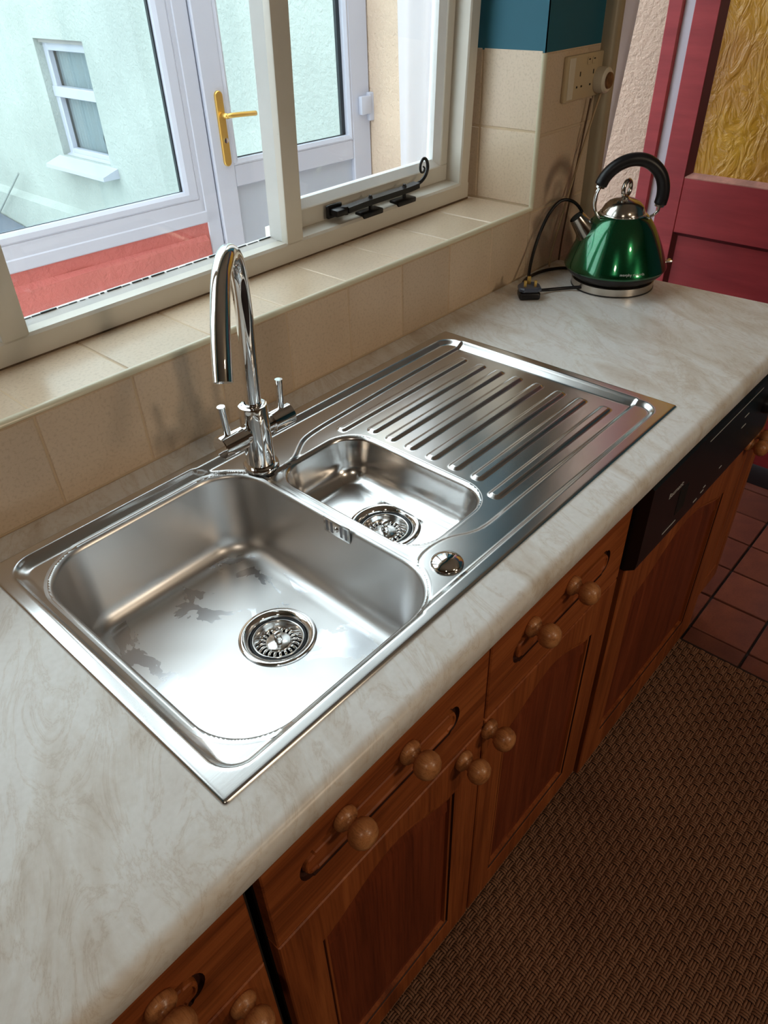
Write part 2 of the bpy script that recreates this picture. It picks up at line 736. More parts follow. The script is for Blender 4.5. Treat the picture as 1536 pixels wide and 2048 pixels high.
# quadrant trims along the sill nosing and up the reveal corner
tr = MB()
n = 8
ring = lambda cx, cy, r: [(cx + r * math.cos(a), cy + r * math.sin(a)) for a in [i * PI / 2 / n for i in range(n + 1)]]
prof = [(YW + .006, ZS - .009)] + [(YW + .006 - .008 * math.sin(a), ZS - .0075 + .008 * (1 - math.cos(a)) * 0 + .008 * math.cos(a)) for a in [PI / 2 - i * PI / 2 / n for i in range(n + 1)]] + [(YW + .006, ZS - .004)]
tr.rings([[(x, y, z) for (y, z) in prof] for x in (-.43, RX + .004)], True, True, True)
t1 = tr.build('trim_1', M['trim'], None, angle=40)
tag(t1, kind='structure')
tr = MB()
prof = [(RX + .006, YW + .006)] + [(RX + .006 - .008 * math.cos(a) , YW + .006 - .008 * math.sin(a)) for a in [i * PI / 2 / n for i in range(n + 1)]]
tr.rings([[(x, y, z) for (x, y) in prof] for z in (ZS - .004, ZC + .4630)], True, True, True)
t2 = tr.build('trim_2', M['trim'], None, angle=40)
tag(t2, kind='structure')
# teal paint above the tiles: pier face and reveal
tl = MB()
tl.box((RX + .001, YW + .0015, ZC + .464), (1.6045, YW + .0062, 2.45))
tl.box((RX + .0005, YW + .0015, ZC + .4645), (RX + .0062, .78, 2.16))
tl.box((-.42, YW + .0015, 2.10), (RX, YW + .0062, 2.45))
tl.box((-2.4, YW + .0015, ZC + .464), (-.425, YW + .0062, 2.45))
tlo = tl.build('paint', M['teal'], wall_w)
tag(tlo, label='teal painted wall above the tiles')

# ================================================================== setting: the rest of the room
rw = MB().box((-2.5, -2.7, -.1), (-2.4, .86, 2.5)).build('wall_left', M['roomwall'])
tag(rw, kind='structure')
rw = MB().box((-2.5, -2.8, -.1), (2.7, -2.7, 2.5)).build('wall_opposite', M['roomwall'])
tag(rw, kind='structure')
rw = MB()
rw.box((2.42, -2.7, -.1), (2.52, -.17, 2.5))
rw.box((2.42, -.17, 2.02), (2.52, .74, 2.5))
rwo = rw.build('wall_door', M['room_teal'])
tag(rwo, kind='structure')
rw = MB().box((-2.5, -2.8, 2.42), (2.62, .86, 2.5)).build('ceiling', M['ceiling'])
tag(rw, kind='structure')
# peach roughcast wall, running from the doorway out along the porch
rw = MB()
rw.box((2.362, .748, -.9), (2.60, 2.02, 2.9))
pw = rw.build('wall_porch', M['peach_render'])
tag(pw, kind='structure')
# door post at the end of the tiled wall
tp = MB()
tp.rbox((1.6055, .535, 0), (1.640, .600, 2.2), .012, 3)
tp.box((1.638, .548, 0), (1.668, .86, 2.2), .002)
t3 = tp.build('trim_3', plain('grey beige post', (.36, .31, .22), .45, bmp=(6, .2, .01), var=(5, .12)), None, angle=35)
tag(t3, kind='structure')

# ================================================================== setting: red inner door with amber glass, x = 2.36
dr = empty('door_1', (2.362, 0, 0))
tag(dr, kind='structure')
fr = MB()
fr.box((-.002, .712, 0), (.06, .760, 2.05), .004)       # left jamb
fr.box((-.002, -.20, 0), (.06, -.155, 2.05), .004)
fr.box((-.002, -.20, 2.0), (.06, .760, 2.06), .004)
fr.build('frame', M['red'], dr)
gp = MB().box((.012, .680, 0), (.05, .7125, 2.0)).build('jamb_lining', plain('white gap lining', (.62, .62, .68), .45, bmp=(20, .2, .002)), dr)
DOOR_BOT = .016
lf = MB()
yl, yr = .680, -.150
gl_l, gl_b = .603, .935
lf.box((.004, gl_l, DOOR_BOT), (.042, yl, 1.99), .003)     # hinge stile
lf.box((.004, yr, DOOR_BOT), (.042, yr + .10, 1.99), .003)
lf.box((.004, yr + .10, .762), (.042, gl_l, gl_b), .002)     # mid rail
lf.box((.004, yr + .10, 1.88), (.042, gl_l, 1.99), .002)
lf.box((.004, yr + .10, DOOR_BOT), (.042, gl_l, .23), .002)
lfo = lf.build('leaf', M['red'], dr)
pn = MB().box((.020, yr + .10, .23), (.034, gl_l, .762)).build('panel', M['red'], dr)
# sloping bead under the glass, worn to bare wood
bd = MB()
bd.rings([[(.004, y, gl_b - .002), (.004, y, gl_b + .001), (.022, y, gl_b + .014), (.022, y, gl_b - .002)] for y in (yr + .10, gl_l)], True, True, True)
bd.build('bead', M['bare_edge'], dr)
bd = MB()
bd.rings([[(.004, gl_l + .001, z), (.022, gl_l - .018, z), (.022, gl_l + .001, z)] for z in (gl_b, 1.88)], True, True, True)
bd.build('bead', plain('dark red bead', (.09, .008, .012), .5), dr)
bd = MB()
bd.rings([[(.004, y, .763), (.020, y, .750), (.020, y, .763)] for y in (yr + .10, gl_l)], True, True, True)
bd.rings([[(.004, gl_l + .001, z), (.020, gl_l - .012, z), (.020, gl_l + .001, z)] for z in (.23, .762)], True, True, True)
bd.build('bead', plain('dark red bead', (.09, .008, .012), .5), dr)
bd = MB().box((.022, yr + .10, gl_b), (.028, gl_l, 1.88)).build('glass', M['amber'], dr)
bd.data.materials[0] = M['amber']
MB().box((-.145, -.25, 0), (.10, .745, .009), .002).build('shadow_board', plain('dark threshold', (.015, .009, .009), .95, spec=.05), dr)  # near-black board standing in for the shadow under the door
MB().lathe([(.014, 0), (.014, .004), (.006, .008), (.006, .03), (.018, .036), (.024, .05), (.018, .062), (.004, .065)], (0, 0, 0), 'X', 20).build('handle', M['brass'], dr, True).location = (.004, yr + .05, 1.0)
bpy.data.objects[dr.children[-1].name].rotation_euler = (0, PI, 0)

# ================================================================== setting: kitchen window (old painted timber, leaning in a little)
win = empty('window_1', (0, .7085, ZS))
win.rotation_euler = (math.radians(2.45), 0, math.radians(1.03))
tag(win, kind='structure')
WL, WR, WT = -.40, 1.352, 1.10     # left, right, height of frame in local coords (z from the sill)


def part(name, mb, mat, parent=win, **kw):
    return mb.build(name, mat, parent, **kw)


f = MB()
for (xa_, xb_, pr_) in ((WL, .20, 0), (.20, .79, 1), (.79, WR, 0)):
    tail = [(.040, .0405), (.10, .0415)] if pr_ == 0 else [(.043, .0405), (.10, .004)]
    f.rings([[(x, 0.0, -.012), (x, 0.0, .034), (x, .004, .0385)] + [(x, y, z) for y, z in tail] + [(x, .10, -.012)] for x in (xa_, xb_)], True, True, True)
part('frame_rail', f, M['paint'])
f = MB()
f.box((WR - .035, 0, .030), (WR, .10, WT), .003)
f.box((WL, 0, .030), (WL + .045, .10, WT), .003)
f.box((WL, 0, WT - .04), (WR, .10, WT), .003)
part('frame', f, M['paint'])
for (a, b, nm) in ((.757, .800, 'mullion'), (.190, .233, 'mullion')):
    f = MB()
    f.rbox((a, -.002, .036), (b, .046, WT - .03), .004, 2)
    part(nm, f, M['paint'], angle=35)
# fixed centre light: putty fillets and glass
f = MB()
f.rings([[(.757, .014, z), (.757, .038, z), (.749, .038, z)] for z in (.04, WT - .04)], True, True, True)
f.rings([[(.233, .014, z), (.241, .038, z), (.233, .038, z)] for z in (.04, WT - .04)], True, True, True)
f.rings([[(x, .024, .0395), (x, .038, .0455), (x, .044, .0455), (x, .044, .038)] for x in (.233, .757)], True, True, True)
part('putty', f, M['putty'])
f = MB()
xk = .236
while xk < .752:
    ln = random.uniform(.006, .03)
    f.box((xk, .0362, .0440), (min(xk + ln, .754), .0388, .0440 + random.uniform(.0014, .0030)))
    xk += ln + random.uniform(0, .006)
part('cracked_edge', f, M['seal'])['kind'] = 'stuff'
part('mastic_joint', MB().box((WL, -.0012, -.003), (WR, .004, .0022)), plain('dirty mastic', (.13, .085, .05), .8, var=(30, .5)))
part('pane', MB().box((.236, .039, .041), (.755, .043, WT - .04)), M['glass'])


def casement(xa, xb):
    y0 = .040
    c = MB()
    c.box((xa, y0, .0405), (xb, y0 + .045, .077), .002)
    c.box((xa, y0, WT - .085), (xb, y0 + .045, WT - .045), .002)
    c.box((xa, y0, .076), (xa + .026, y0 + .045, WT - .085), .002)
    c.box((xb - .026, y0, .076), (xb, y0 + .045, WT - .085), .002)
    o = part('casement', c, M['paint'])
    q = MB()
    e = .014
    q.rings([[(x, y0 + .002, .0765), (x, y0 + .016, .0765 + e), (x, y0 + .030, .0765 + e), (x, y0 + .030, .075)] for x in (xa + .026, xb - .026)], True, True, True)
    for (xs, sg) in ((xb - .026, -1), (xa + .026, 1)):
        q.rings([[(xs - sg * .0005, y0 + .002, z), (xs + sg * e, y0 + .014, z), (xs + sg * e, y0 + .03, z), (xs - sg * .0005, y0 + .030, z)] for z in (.077, WT - .085)], True, True, True)
    q.build('glazing_bead', M['putty'], o)
    MB().box((xa + .020, y0 + .022, .075), (xb - .020, y0 + .026, WT - .08)).build('pane', M['glass'], o)


casement(.802, WR - .036)
casement(WL + .047, .188)

# casement stay: black iron bar lying on the two pegs
st = empty('casement_stay', (0, .7085, ZS))
st.rotation_euler = win.rotation_euler
tag(st, 'black iron casement stay with curled end on the window frame', 'window stay')
sx0, sx1 = .898, 1.165
zb = .056
s = MB()
bar = spline([(.935, .012, zb + .004), (.99, .011, zb + .006), (1.06, .011, zb + .006), (1.13, .011, zb + .006), (1.165, .011, zb + .008)], 4)
rr = []
for i, p in enumerate(bar):
    w_ = .0095
    hgt = .0056
    rr.append([(p.x, p.y - w_, p.z - hgt), (p.x, p.y + w_, p.z - hgt), (p.x, p.y + w_, p.z + hgt), (p.x, p.y - w_, p.z + hgt)])
s.rings(rr, True, True, True)
s.build('bar', M['black_iron'], st)
s = MB()
cur = [(1.160, .011, zb + .008), (1.180, .011, zb + .012), (1.196, .011, zb + .022), (1.203, .011, zb + .038), (1.198, .011, zb + .053), (1.187, .011, zb + .058), (1.177, .011, zb + .048), (1.178, .011, zb + .034), (1.187, .011, zb + .030), (1.192, .011, zb + .037), (1.187, .011, zb + .042)]
cp = spline(cur, 6)
s.tube(cp, [max(.0018, .0046 - .0028 * i / len(cp)) for i in range(len(cp))], 10)
s.build('scroll', M['black_iron'], st, True)
s = MB()
s.rbox((.897, .026, zb - .010), (.940, .034, zb + .016), .002, 1)
s.rbox((.902, .004, zb - .004), (.935, .028, zb + .010), .004, 2)
s.tube([(.932, .012, zb - .004), (.932, .012, zb + .012)], .0075, 12)
s.build('hinge_plate', M['black_iron'], st, angle=40)
for xx in (1.010, 1.122):
    s = MB()
    s.rbox((xx - .034, -.002, .0335), (xx + .028, .026, .0450), .003, 2)
    s.tube([(xx, .011, .040), (xx, .011, zb + .016)], .0042, 12)
    s.tube([(xx, .011, zb + .012), (xx, .011, zb + .018)], [.0048, .003], 12)
    s.build('peg', M['black_iron'], st, angle=40)
for xx in (.965, 1.045, 1.085):
    MB().lathe([(.0035, zb + .0090), (.0035, zb + .0096)], (xx, .011, 0), 'Z', 12).build('hole', M['hole_mark_black'], st)

# ================================================================== setting: outside
yard = MB().box((-6, .86, -1.0), (3.3, 12, -.85)).build('ground_yard', M['concrete'])
tag(yard, kind='structure')
wh = MB()
# house wall with the window opening left out
oy0, oy1, oz0, oz1 = 5.79, 6.58, .20, 1.085
wh.box((3.2, 1.9, -.9), (3.5, oy0, 3.6))
wh.box((3.2, oy1, -.9), (3.5, 12, 3.6))
wh.box((3.2, oy0, -.9), (3.5, oy1, oz0))
wh.box((3.2, oy0, oz1), (3.5, oy1, 3.6))
wh.rings([[(3.2, y, -.26), (3.12, y, -.30), (3.12, y, -.9), (3.2, y, -.9)] for y in (2.1, 12)], True, True, True)
who = wh.build('wall_neighbour', M['green_render'])
tag(who, kind='structure')
wb = MB().box((-6, 11.0, -.9), (3.2, 11.3, 2.2)).build('wall_yard', M['green_render'])
tag(wb, kind='structure')
# neighbour's window
w3 = empty('window_2', (3.27, 0, 0))
tag(w3, kind='structure')
f = MB()
a0, a1 = oy0 + .0, oy1 - .0
f.box((.003, a0, oz0 - .02), (.05, a1, oz0 + .05), .004)
f.box((.003, a0, oz1 - .09), (.05, a1, oz1 - .025), .004)
f.box((0, a0 - .02, oz0 - .02), (.05, a0 + .05, oz1 + .02), .004)
f.box((0, a1 - .065, oz0 - .02), (.05, a1 + .02, oz1 + .02), .004)
f.box((-.012, a0, .655), (.05, a1, .735), .004)
f.build('frame', M['upvc'], w3)
MB().box((-.03, a0, oz1 - .032), (.05, a1, oz1 - .004)).build('lintel_strip', plain('grey lintel strip', (.35, .33, .33), .7), w3)
f = MB()
f.rings([[(-.22, y, oz0 - .085), (-.22, y, oz0 - .055), (.0, y, oz0 + .012), (.02, y, oz0 - .085)] for y in (oy0 - .10, oy1 + .08)], True, True, True)
f.build('sill', M['upvc'], w3)
MB().box((.045, a0, oz0), (.05, a1, oz1)).build('pane', M['glass'], w3)
f = MB()
pts = []
N = 60
for i in range(N + 1):
    y = a0 + .20 + (a1 - a0 - .24) * i / N
    pts.append((.085 + .010 * math.sin(i * 1.15) + .004 * math.sin(i * 2.7), y))
f.rings([[(x, y, z) for x, y in pts] for z in (oz0, oz1)], False)
f.build('net_curtain', M['greyvoile'], w3, True)
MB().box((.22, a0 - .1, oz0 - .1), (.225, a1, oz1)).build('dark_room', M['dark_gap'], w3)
og = MB()
og.lathe([(.03, 0), (.034, .02), (.028, .06), (.036, .12), (.022, .19), (.012, .23), (.014, .27), (.004, .29)], (0, 0, 0), 'Z', 14)
ogo = og.build('ornament', M['cat'], None, True, loc=(3.335, a0 + .19, oz0 + .05))
tag(ogo, 'slender dark ornament standing inside the neighbouring house window', 'ornament')
# dark stone and cane at the foot of the green wall
sl = MB()
sl.rings([[(2.70, 8.9, -.85), (3.12, 8.9, -.85), (3.12, 7.35, -.85), (2.70, 7.5, -.85)], [(2.75, 8.8, -.50), (3.10, 8.8, -.47), (3.10, 7.45, -.62), (2.75, 7.6, -.66)]], True, True, True)
slo = sl.build('slate_slab', M['slate'])
tag(slo, 'blue grey slate slab lying at the foot of the green wall', 'slab')
cn = MB().tube([(3.05, 8.15, -.55), (3.09, 7.4, -.04)], .009, 8).build('garden_cane', plain('grey cane', (.30, .33, .33), .7))
tag(cn, 'thin grey garden cane leaning against the green wall', 'cane')

# uPVC screen: side window over a red wall, and the back door
SA = math.radians(-3.5)
scr = empty('window_3', (2.37, 2.0, 0), rot=(0, 0, SA))
tag(scr, kind='structure')
LX0 = -2.45
f = MB()
gx0, gx1, gz0, gz1 = LX0 + .13, -.939, .863, 2.0
f.box((LX0, 0, .747), (-.822, .07, .790), .004)
f.box((LX0, .004, .786), (-.822, .07, .835), .004)
f.box((-.888, .004, .787), (-.822, .07, 2.1), .004)
f.box((LX0, .004, .787), (LX0 + .08, .07, 2.1), .004)
f.box((LX0, 0, 2.03), (-.822, .07, 2.1), .004)
f.build('frame', M['upvc'], scr)
f = MB()
f.rings([[(x, .008, .833), (x, .002, .840), (x, .004, .856), (x, .014, .866), (x, .04, .866), (x, .04, .833)] for x in (LX0 + .08, -.888)], True, True, True)
f.rings([[(-.886, .008, z), (-.893, .002, z), (-.925, .004, z), (-.937, .014, z), (-.937, .04, z), (-.886, .04, z)] for z in (.835, 2.03)], True, True, True)
f.build('bead', M['upvc'], scr)
f = MB()
f.box((LX0 + .08, .030, .863), (-.935, .033, .8675))
f.box((-.943, .030, .863), (-.9345, .042, 2.03))
f.build('seal', M['seal'], scr)
MB().box((LX0 + .08, .036, .86), (-.935, .040, 2.03)).build('pane', M['glass'], scr)
# red painted wall under the side window with its plinth
rwl = MB()
rwl.box((LX0 - 1.5, .004, -.9), (-.870, .14, .747))
rwl.rings([[(x, .004, .705), (x, -.012 + .004 * math.sin(x * 23), .690 + .004 * math.sin(x * 17)), (x, -.018, .62), (x, -.020, -.9), (x, .004, -.9)] for x in np.linspace(LX0, -.885, 40)], True, True, True)
rwo = rwl.build('wall_porch_low', M['red_render'], None, loc=(2.37, 2.0, 0))
rwo.rotation_euler = (0, 0, SA)
tag(rwo, kind='structure')

pd = empty('door_2', (2.37, 2.0, 0), rot=(0, 0, SA))
tag(pd, kind='structure')
f = MB()
f.box((-.870, .0, -.05), (-.812, .07, 2.1), .003)
f.box((-.006, .004, -.05), (.050, .07, 2.1), .004)
f.box((-.86, .004, 2.05), (.05, .07, 2.12), .004)
f.build('frame', M['upvc'], pd)
f = MB()
f.box((-.808, -.012, 0), (-.722, .05, 2.03), .004)
f.box((-.113, -.012, 0), (-.012, .05, 2.03), .004)
f.box((-.722, -.010, .850), (-.113, .05, .925), .003)
f.box((-.722, -.010, 0), (-.113, .05, .12), .003)
f.box((-.722, -.010, 1.94), (-.113, .05, 2.03), .003)
leaf = f.build('leaf', M['upvc'], pd)
f = MB()
f.rings([[(x, -.009, .924), (x, -.013, .930), (x, -.004, .943), (x, .03, .943), (x, .03, .924)] for x in (-.722, -.113)], True, True, True)
f.rings([[(-.725, -.009, z), (-.712, -.013, z), (-.700, -.004, z), (-.700, .03, z), (-.725, .03, z)] for z in (.925, 1.94)], True, True, True)
f.rings([[(-.110, -.009, z), (-.122, -.013, z), (-.132, -.004, z), (-.132, .03, z), (-.110, .03, z)] for z in (.925, 1.94)], True, True, True)
f.build('bead', M['upvc'], leaf)
f = MB()
f.box((-.702, .016, .941), (-.130, .019, .9465))
f.box((-.150, .016, .941), (-.130, .030, 1.94))
f.build('seal', M['seal'], leaf)
MB().box((-.705, .022, .93), (-.125, .026, 1.95)).build('pane', M['glass'], leaf)
MB().box((-.722, .006, .12), (-.113, .03, .852)).build('door_panel', M['upvc_panel'], leaf)
f = MB()
cap_ = lambda r_, e_: [(-.753 + r_ * math.cos(t_), 1.158 + r_ * math.sin(t_)) for t_ in [PI * i / 12 for i in range(13)]] + [(-.753 - r_ * math.cos(t_), .944 - r_ * math.sin(t_)) for t_ in [PI * i / 12 for i in range(13)]]
f.rings([[(x, y, z) for x, z in cap_(r_, 0)] for r_, y in ((.016, -.0115), (.016, -.0190), (.0135, -.0212))], True, True, True)
ho = f.build('handle', M['brass'], pd, angle=40)
tag(ho, label='brass lever handle and long plate')
f = MB()
f.tube([(-.752, -.018, 1.097), (-.752, -.056, 1.097)], .009, 14)
f.tube(spline([(-.752, -.054, 1.097), (-.735, -.058, 1.098), (-.69, -.058, 1.096), (-.628, -.056, 1.092)], 5), .0085, 12)
f.build('lever', M['brass'], ho, True)
f = MB()
f.lathe([(.009, 0), (.009, .004), (.003, .005)], (-.751, -.021, 1.015), '-Y', 14)
f.build('keyhole', M['chrome_dull'], ho, angle=40)
f = MB()
f.rbox((-.078, -.034, 1.012), (-.020, -.012, 1.080), .005, 2)
f.rbox((-.030, -.030, .985), (.010, -.004, 1.090), .005, 2)
f.build('hinge', M['upvc'], pd, angle=40)

# white curtain hanging in the back doorway, gathered narrower towards its foot
cu = MB()
rows = []
N = 90
for z in np.linspace(.03, 2.15, 26):
    g0 = .555 + .04 * min(1, max(0, (1.45 - z) / .45))
    row = []
    for i in range(N + 1):
        s_ = i / N
        y = g0 + (1.290 - g0) * s_
        amp = .020 * (1 - .35 * (2.1 - z) / 2.1)
        x = 1.752 + amp * math.sin(s_ * 31 + .25 * math.sin(z * 3)) + .006 * math.sin(s_ * 71 + z)
        row.append((x, y, z))
    rows.append(row)
cu.rings(rows, False)
cuo = cu.build('door_curtain', M['voile'], None, True)
tag(cuo, 'long white folded curtain hanging in the back doorway beside the tiled wall', 'curtain')

# ================================================================== worktop
wt = MB()
CF, CB = -.060, YW - .0005
HX0, HX1, HY0, HY1 = .012, .971, .012, .496
CL, CR = -1.6, 1.545
R_ = .016
T = .038
nose = [(CF + .012, ZC - T), (CF + .003, ZC - T + .001), (CF, ZC - T + .006), (CF, ZC - R_)] + [(CF + R_ - R_ * math.cos(a), ZC - R_ + R_ * math.sin(a)) for a in [i * PI / 2 / 8 for i in range(1, 9)]]
full = nose + [(HY0, ZC), (HY0, ZC - T)]
wt.rings([[(x, y, z) for y, z in full] for x in (CL, HX0, HX1, CR)], True, True, True)
# left block, right block, back strip
wt.box((CL, HY0, ZC - T), (HX0, CB, ZC))
wt.box((HX0, HY1, ZC - T), (HX1, CB, ZC))
# right block with its far end cut slightly out of square
wt.rings([[(HX1, HY0, z), (CR, HY0, z), (CR - .012, .30, z), (CR - .024, CB, z), (HX1, CB, z)] for z in (ZC - T, ZC)], True, True, True)
wto = wt.build('worktop', M['worktop'])
bm = bmesh.new(); bm.from_mesh(wto.data)
bmesh.ops.remove_doubles(bm, verts=bm.verts[:], dist=1e-5)
bm.to_mesh(wto.data); bm.free()
wto.data.shade_smooth(); wto.data.set_sharp_from_angle(angle=math.radians(35))
tag(wto, 'cream marbled laminate worktop with rounded front edge', 'worktop')

# ================================================================== sink
LV0, LV1, LV2 = .0030, -.0042, -.0080       # flange, plateau, drainer level (above the worktop)


def sd_rr(x, y, x0, x1, y0, y1, r):
    cx, cy = (x0 + x1) / 2, (y0 + y1) / 2
    qx = np.abs(x - cx) - (x1 - x0) / 2 + r
    qy = np.abs(y - cy) - (y1 - y0) / 2 + r
    return np.hypot(np.maximum(qx, 0), np.maximum(qy, 0)) + np.minimum(np.maximum(qx, qy), 0) - r


def chaikin(p, n):
    p = np.array(p, float)
    for _ in range(n):
        q = np.roll(p, -1, 0)
        p = np.stack([.75 * p + .25 * q, .25 * p + .75 * q], 1).reshape(-1, 2)
    return p


def sd_poly(x, y, poly):
    d = np.full(x.shape, 1e9)
    ins = np.zeros(x.shape, bool)
    n_ = len(poly)
    for i in range(n_):
        a, b = poly[i], poly[(i + 1) % n_]
        e = b - a
        wx, wy = x - a[0], y - a[1]
        t = np.clip((wx * e[0] + wy * e[1]) / (e @ e + 1e-12), 0, 1)
        d = np.minimum(d, (wx - e[0] * t) ** 2 + (wy - e[1] * t) ** 2)
        c = ((a[1] > y) != (b[1] > y)) & (x < (b[0] - a[0]) * (y - a[1]) / (b[1] - a[1] + 1e-15) + a[0])
        ins ^= c
    d = np.sqrt(d)
    return np.where(ins, -d, d)


BP = chaikin([(-.1, -.1), (.29, -.1), (.300, .005), (.318, .024), (.345, .033), (.364, .052), (.380, .082), (.402, .093), (.437, .091), (.460, .082), (.480, .068), (.505, .061), (.56, .062), (.80, .062),
              (1.2, .062), (1.2, .443), (.80, .443), (.60, .436), (.55, .435), (.503, .430), (.478, .415), (.456, .399), (.437, .391), (.409, .391), (.391, .401), (.372, .431), (.34, .467), (.31, .49), (.30, .65), (-.1, .65)], 2)
SX, SY = .9836, .508


def sst(t):
    t = np.clip(t, 0, 1)
    return t * t * (3 - 2 * t)


RIBY = [.396, .351, .310, .268, .223, .177, .133, .086]


def sink_h(x, y):
    dA = sd_rr(x, y, .0205, .9610, .0195, .4890, .034)
    dB = sd_poly(x - .003, y - .003, BP)
    wA = .0085 + .0065 * sst((y - .03) / .06)
    tA = -dA / wA
    h = LV0 - (LV0 - LV1) * (.55 * np.clip(tA, 0, 1) + .45 * sst(tA))
    dAB = np.maximum(dA, dB)
    h = h - (LV1 - LV2) * sst(.5 - dAB / .0065)
    for k_, yy in enumerate(RIBY):
        xa = .562 if k_ == 0 else (.570 if k_ == 7 else .592)
        dr_ = sd_rr(x - .003, y - .003, xa, .914, yy, yy + .0165, .006)
        h = h + .0036 * sst(.5 - dr_ / .0042)
    # rolled outer edge
    de = -np.minimum(np.minimum(x, SX - x), np.minimum(y, SY - y))
    h = h - .0026 * sst(1 + de / .0035) ** 2
    return h


B1 = (.0430, .3805, .0335, .4650, .075)
B2 = (.4070, .5735, .1040, .3915, .048)

G = .0024
nx, ny = int(round(SX / G)), int(round(SY / G))
gx = np.linspace(0, SX, nx + 1)
gy = np.linspace(0, SY, ny + 1)
XX, YY = np.meshgrid(gx, gy, indexing='ij')
HH = sink_h(XX, YY)
# round the four outer corners a little
rc = .004
for (cx, cy, sx, sy) in ((0, 0, 1, 1), (SX, 0, -1, 1), (0, SY, 1, -1), (SX, SY, -1, -1)):
    px, py = (XX - cx) * sx, (YY - cy) * sy
    m_ = (px < rc) & (py < rc)
    dx_, dy_ = rc - px, rc - py
    L = np.hypot(dx_, dy_)
    Lm = np.maximum(dx_, dy_)
    s_ = np.where(L > 1e-9, Lm / np.maximum(L, 1e-9), 1)
    XX = np.where(m_, cx + sx * (rc - dx_ * s_), XX)
    YY = np.where(m_, cy + sy * (rc - dy_ * s_), YY)
dd = np.minimum(sd_rr(XX, YY, *B1), sd_rr(XX, YY, *B2))
keep = dd > .0050
idx = -np.ones(XX.shape, int)
idx[keep] = np.arange(keep.sum())
verts = np.stack([XX[keep], YY[keep], HH[keep]], 1).tolist()
a, b_, c_, d_ = idx[:-1, :-1], idx[1:, :-1], idx[1:, 1:], idx[:-1, 1:]
ok = (a >= 0) & (b_ >= 0) & (c_ >= 0) & (d_ >= 0)
faces = np.stack([a[ok], b_[ok], c_[ok], d_[ok]], 1).tolist()
sk = MB()
sk.v = [tuple(v) for v in verts]
sk.f = [tuple(f_) for f_ in faces]
# skirt down to the worktop round the edge
ids = [idx[i, 0] for i in range(nx + 1)] + [idx[nx, j] for j in range(1, ny + 1)] + [idx[i, ny] for i in range(nx - 1, -1, -1)] + [idx[0, j] for j in range(ny - 1, 0, -1)]
n0 = len(sk.v)
sk.v += [(sk.v[i][0], sk.v[i][1], .0002) for i in ids]
for k_ in range(len(ids)):
    j_ = (k_ + 1) % len(ids)
    sk.f.append((ids[k_], n0 + k_, n0 + j_, ids[j_]))


def rr_loop(x0, x1, y0, y1, r, n_c=14, n_s=10):
    """closed rounded rectangle, fixed count for any radius"""
    r = max(r, .002)
    out = []
    cs = [(x1 - r, y1 - r, 0), (x0 + r, y1 - r, PI / 2), (x0 + r, y0 + r, PI), (x1 - r, y0 + r, 1.5 * PI)]
    for q in range(4):
        cx, cy, a0_ = cs[q]
        for i in range(n_c + 1):
            t = a0_ + PI / 2 * i / n_c
            out.append((cx + r * math.cos(t), cy + r * math.sin(t)))
        nx_, ny_, a1_ = cs[(q + 1) % 4]
        p0 = out[-1]
        p1 = (nx_ + r * math.cos(a1_), ny_ + r * math.sin(a1_))
        for i in range(1, n_s):
            t = i / n_s
            out.append((p0[0] + (p1[0] - p0[0]) * t, p0[1] + (p1[1] - p0[1]) * t))
    return out


def bowl_rings(B, depth, drain, rb, dr_, slope=.010, rbase=.034):
    x0, x1, y0, y1, r = B
    prof = []
    for o_ in (.0125, .0105, .009):
        prof.append((o_, None))
    rf = .0085
    for i in range(1, 9):
        t = i * PI / 2 / 8
        prof.append((rf * (1 - math.sin(t)) + .0005, LV2 - rf * (1 - math.cos(t))))
    zt = LV2 - rf
    zb_ = -depth + rbase
    for i in range(1, 7):
        t = i / 6
        prof.append((-slope * t, zt + (zb_ - zt) * t))
    for i in range(1, 11):
        t = i * PI / 2 / 10
        prof.append((-slope - rbase * (1 - math.cos(t)), zb_ - rbase * math.sin(t)))
    rings = []
    for (o_, z_) in prof:
        lp = rr_loop(x0 - o_, x1 + o_, y0 - o_, y1 + o_, r + o_)
        if z_ is None:
            ax = np.array([p[0] for p in lp]); ay = np.array([p[1] for p in lp])
            hz = sink_h(ax, ay) + .00012
            rings.append([(p[0], p[1], float(h_)) for p, h_ in zip(lp, hz)])
        else:
            rings.append([(p[0], p[1], z_) for p in lp])
    last = rings[-1]
    # floor falls gently to the drain
    tgt = []
    for p in last:
        a_ = math.atan2(p[1] - drain[1], p[0] - drain[0])
        tgt.append((drain[0] + dr_ * math.cos(a_), drain[1] + dr_ * math.sin(a_)))
    for i in range(1, 9):
        t = i / 8
        rings.append([(p[0] + (q[0] - p[0]) * t, p[1] + (q[1] - p[1]) * t, -depth - .0035 * t) for p, q in zip(last, tgt)])
    return rings


D1 = (.2600, .2460)
D2 = (.4900, .2400)
DEP1, DEP2 = .150, .082
so = sk.build('sink', M['steel'], None, True, loc=(0, 0, ZC))
tag(so, 'stainless steel one and a half bowl sink with ribbed drainer set in the worktop', 'sink')
b1 = MB().rings(bowl_rings(B1, DEP1, D1, .075, .056), True)
b1o = b1.build('main_bowl', M['steel_bowl'], so, True)
b2 = MB().rings(bowl_rings(B2, DEP2, D2, .048, .056, .008, .030), True)
b2o = b2.build('half_bowl', M['steel'], so, True)


def flip_up(o):
    me = o.data
    bm_ = bmesh.new(); bm_.from_mesh(me)
    s_ = sum(f_.normal.z * f_.calc_area() for f_ in bm_.faces)
    if s_ < 0:
        bmesh.ops.reverse_faces(bm_, faces=bm_.faces[:])
    bm_.to_mesh(me); bm_.free()
    me.shade_smooth()


for o in (so, b1o, b2o):
    flip_up(o)

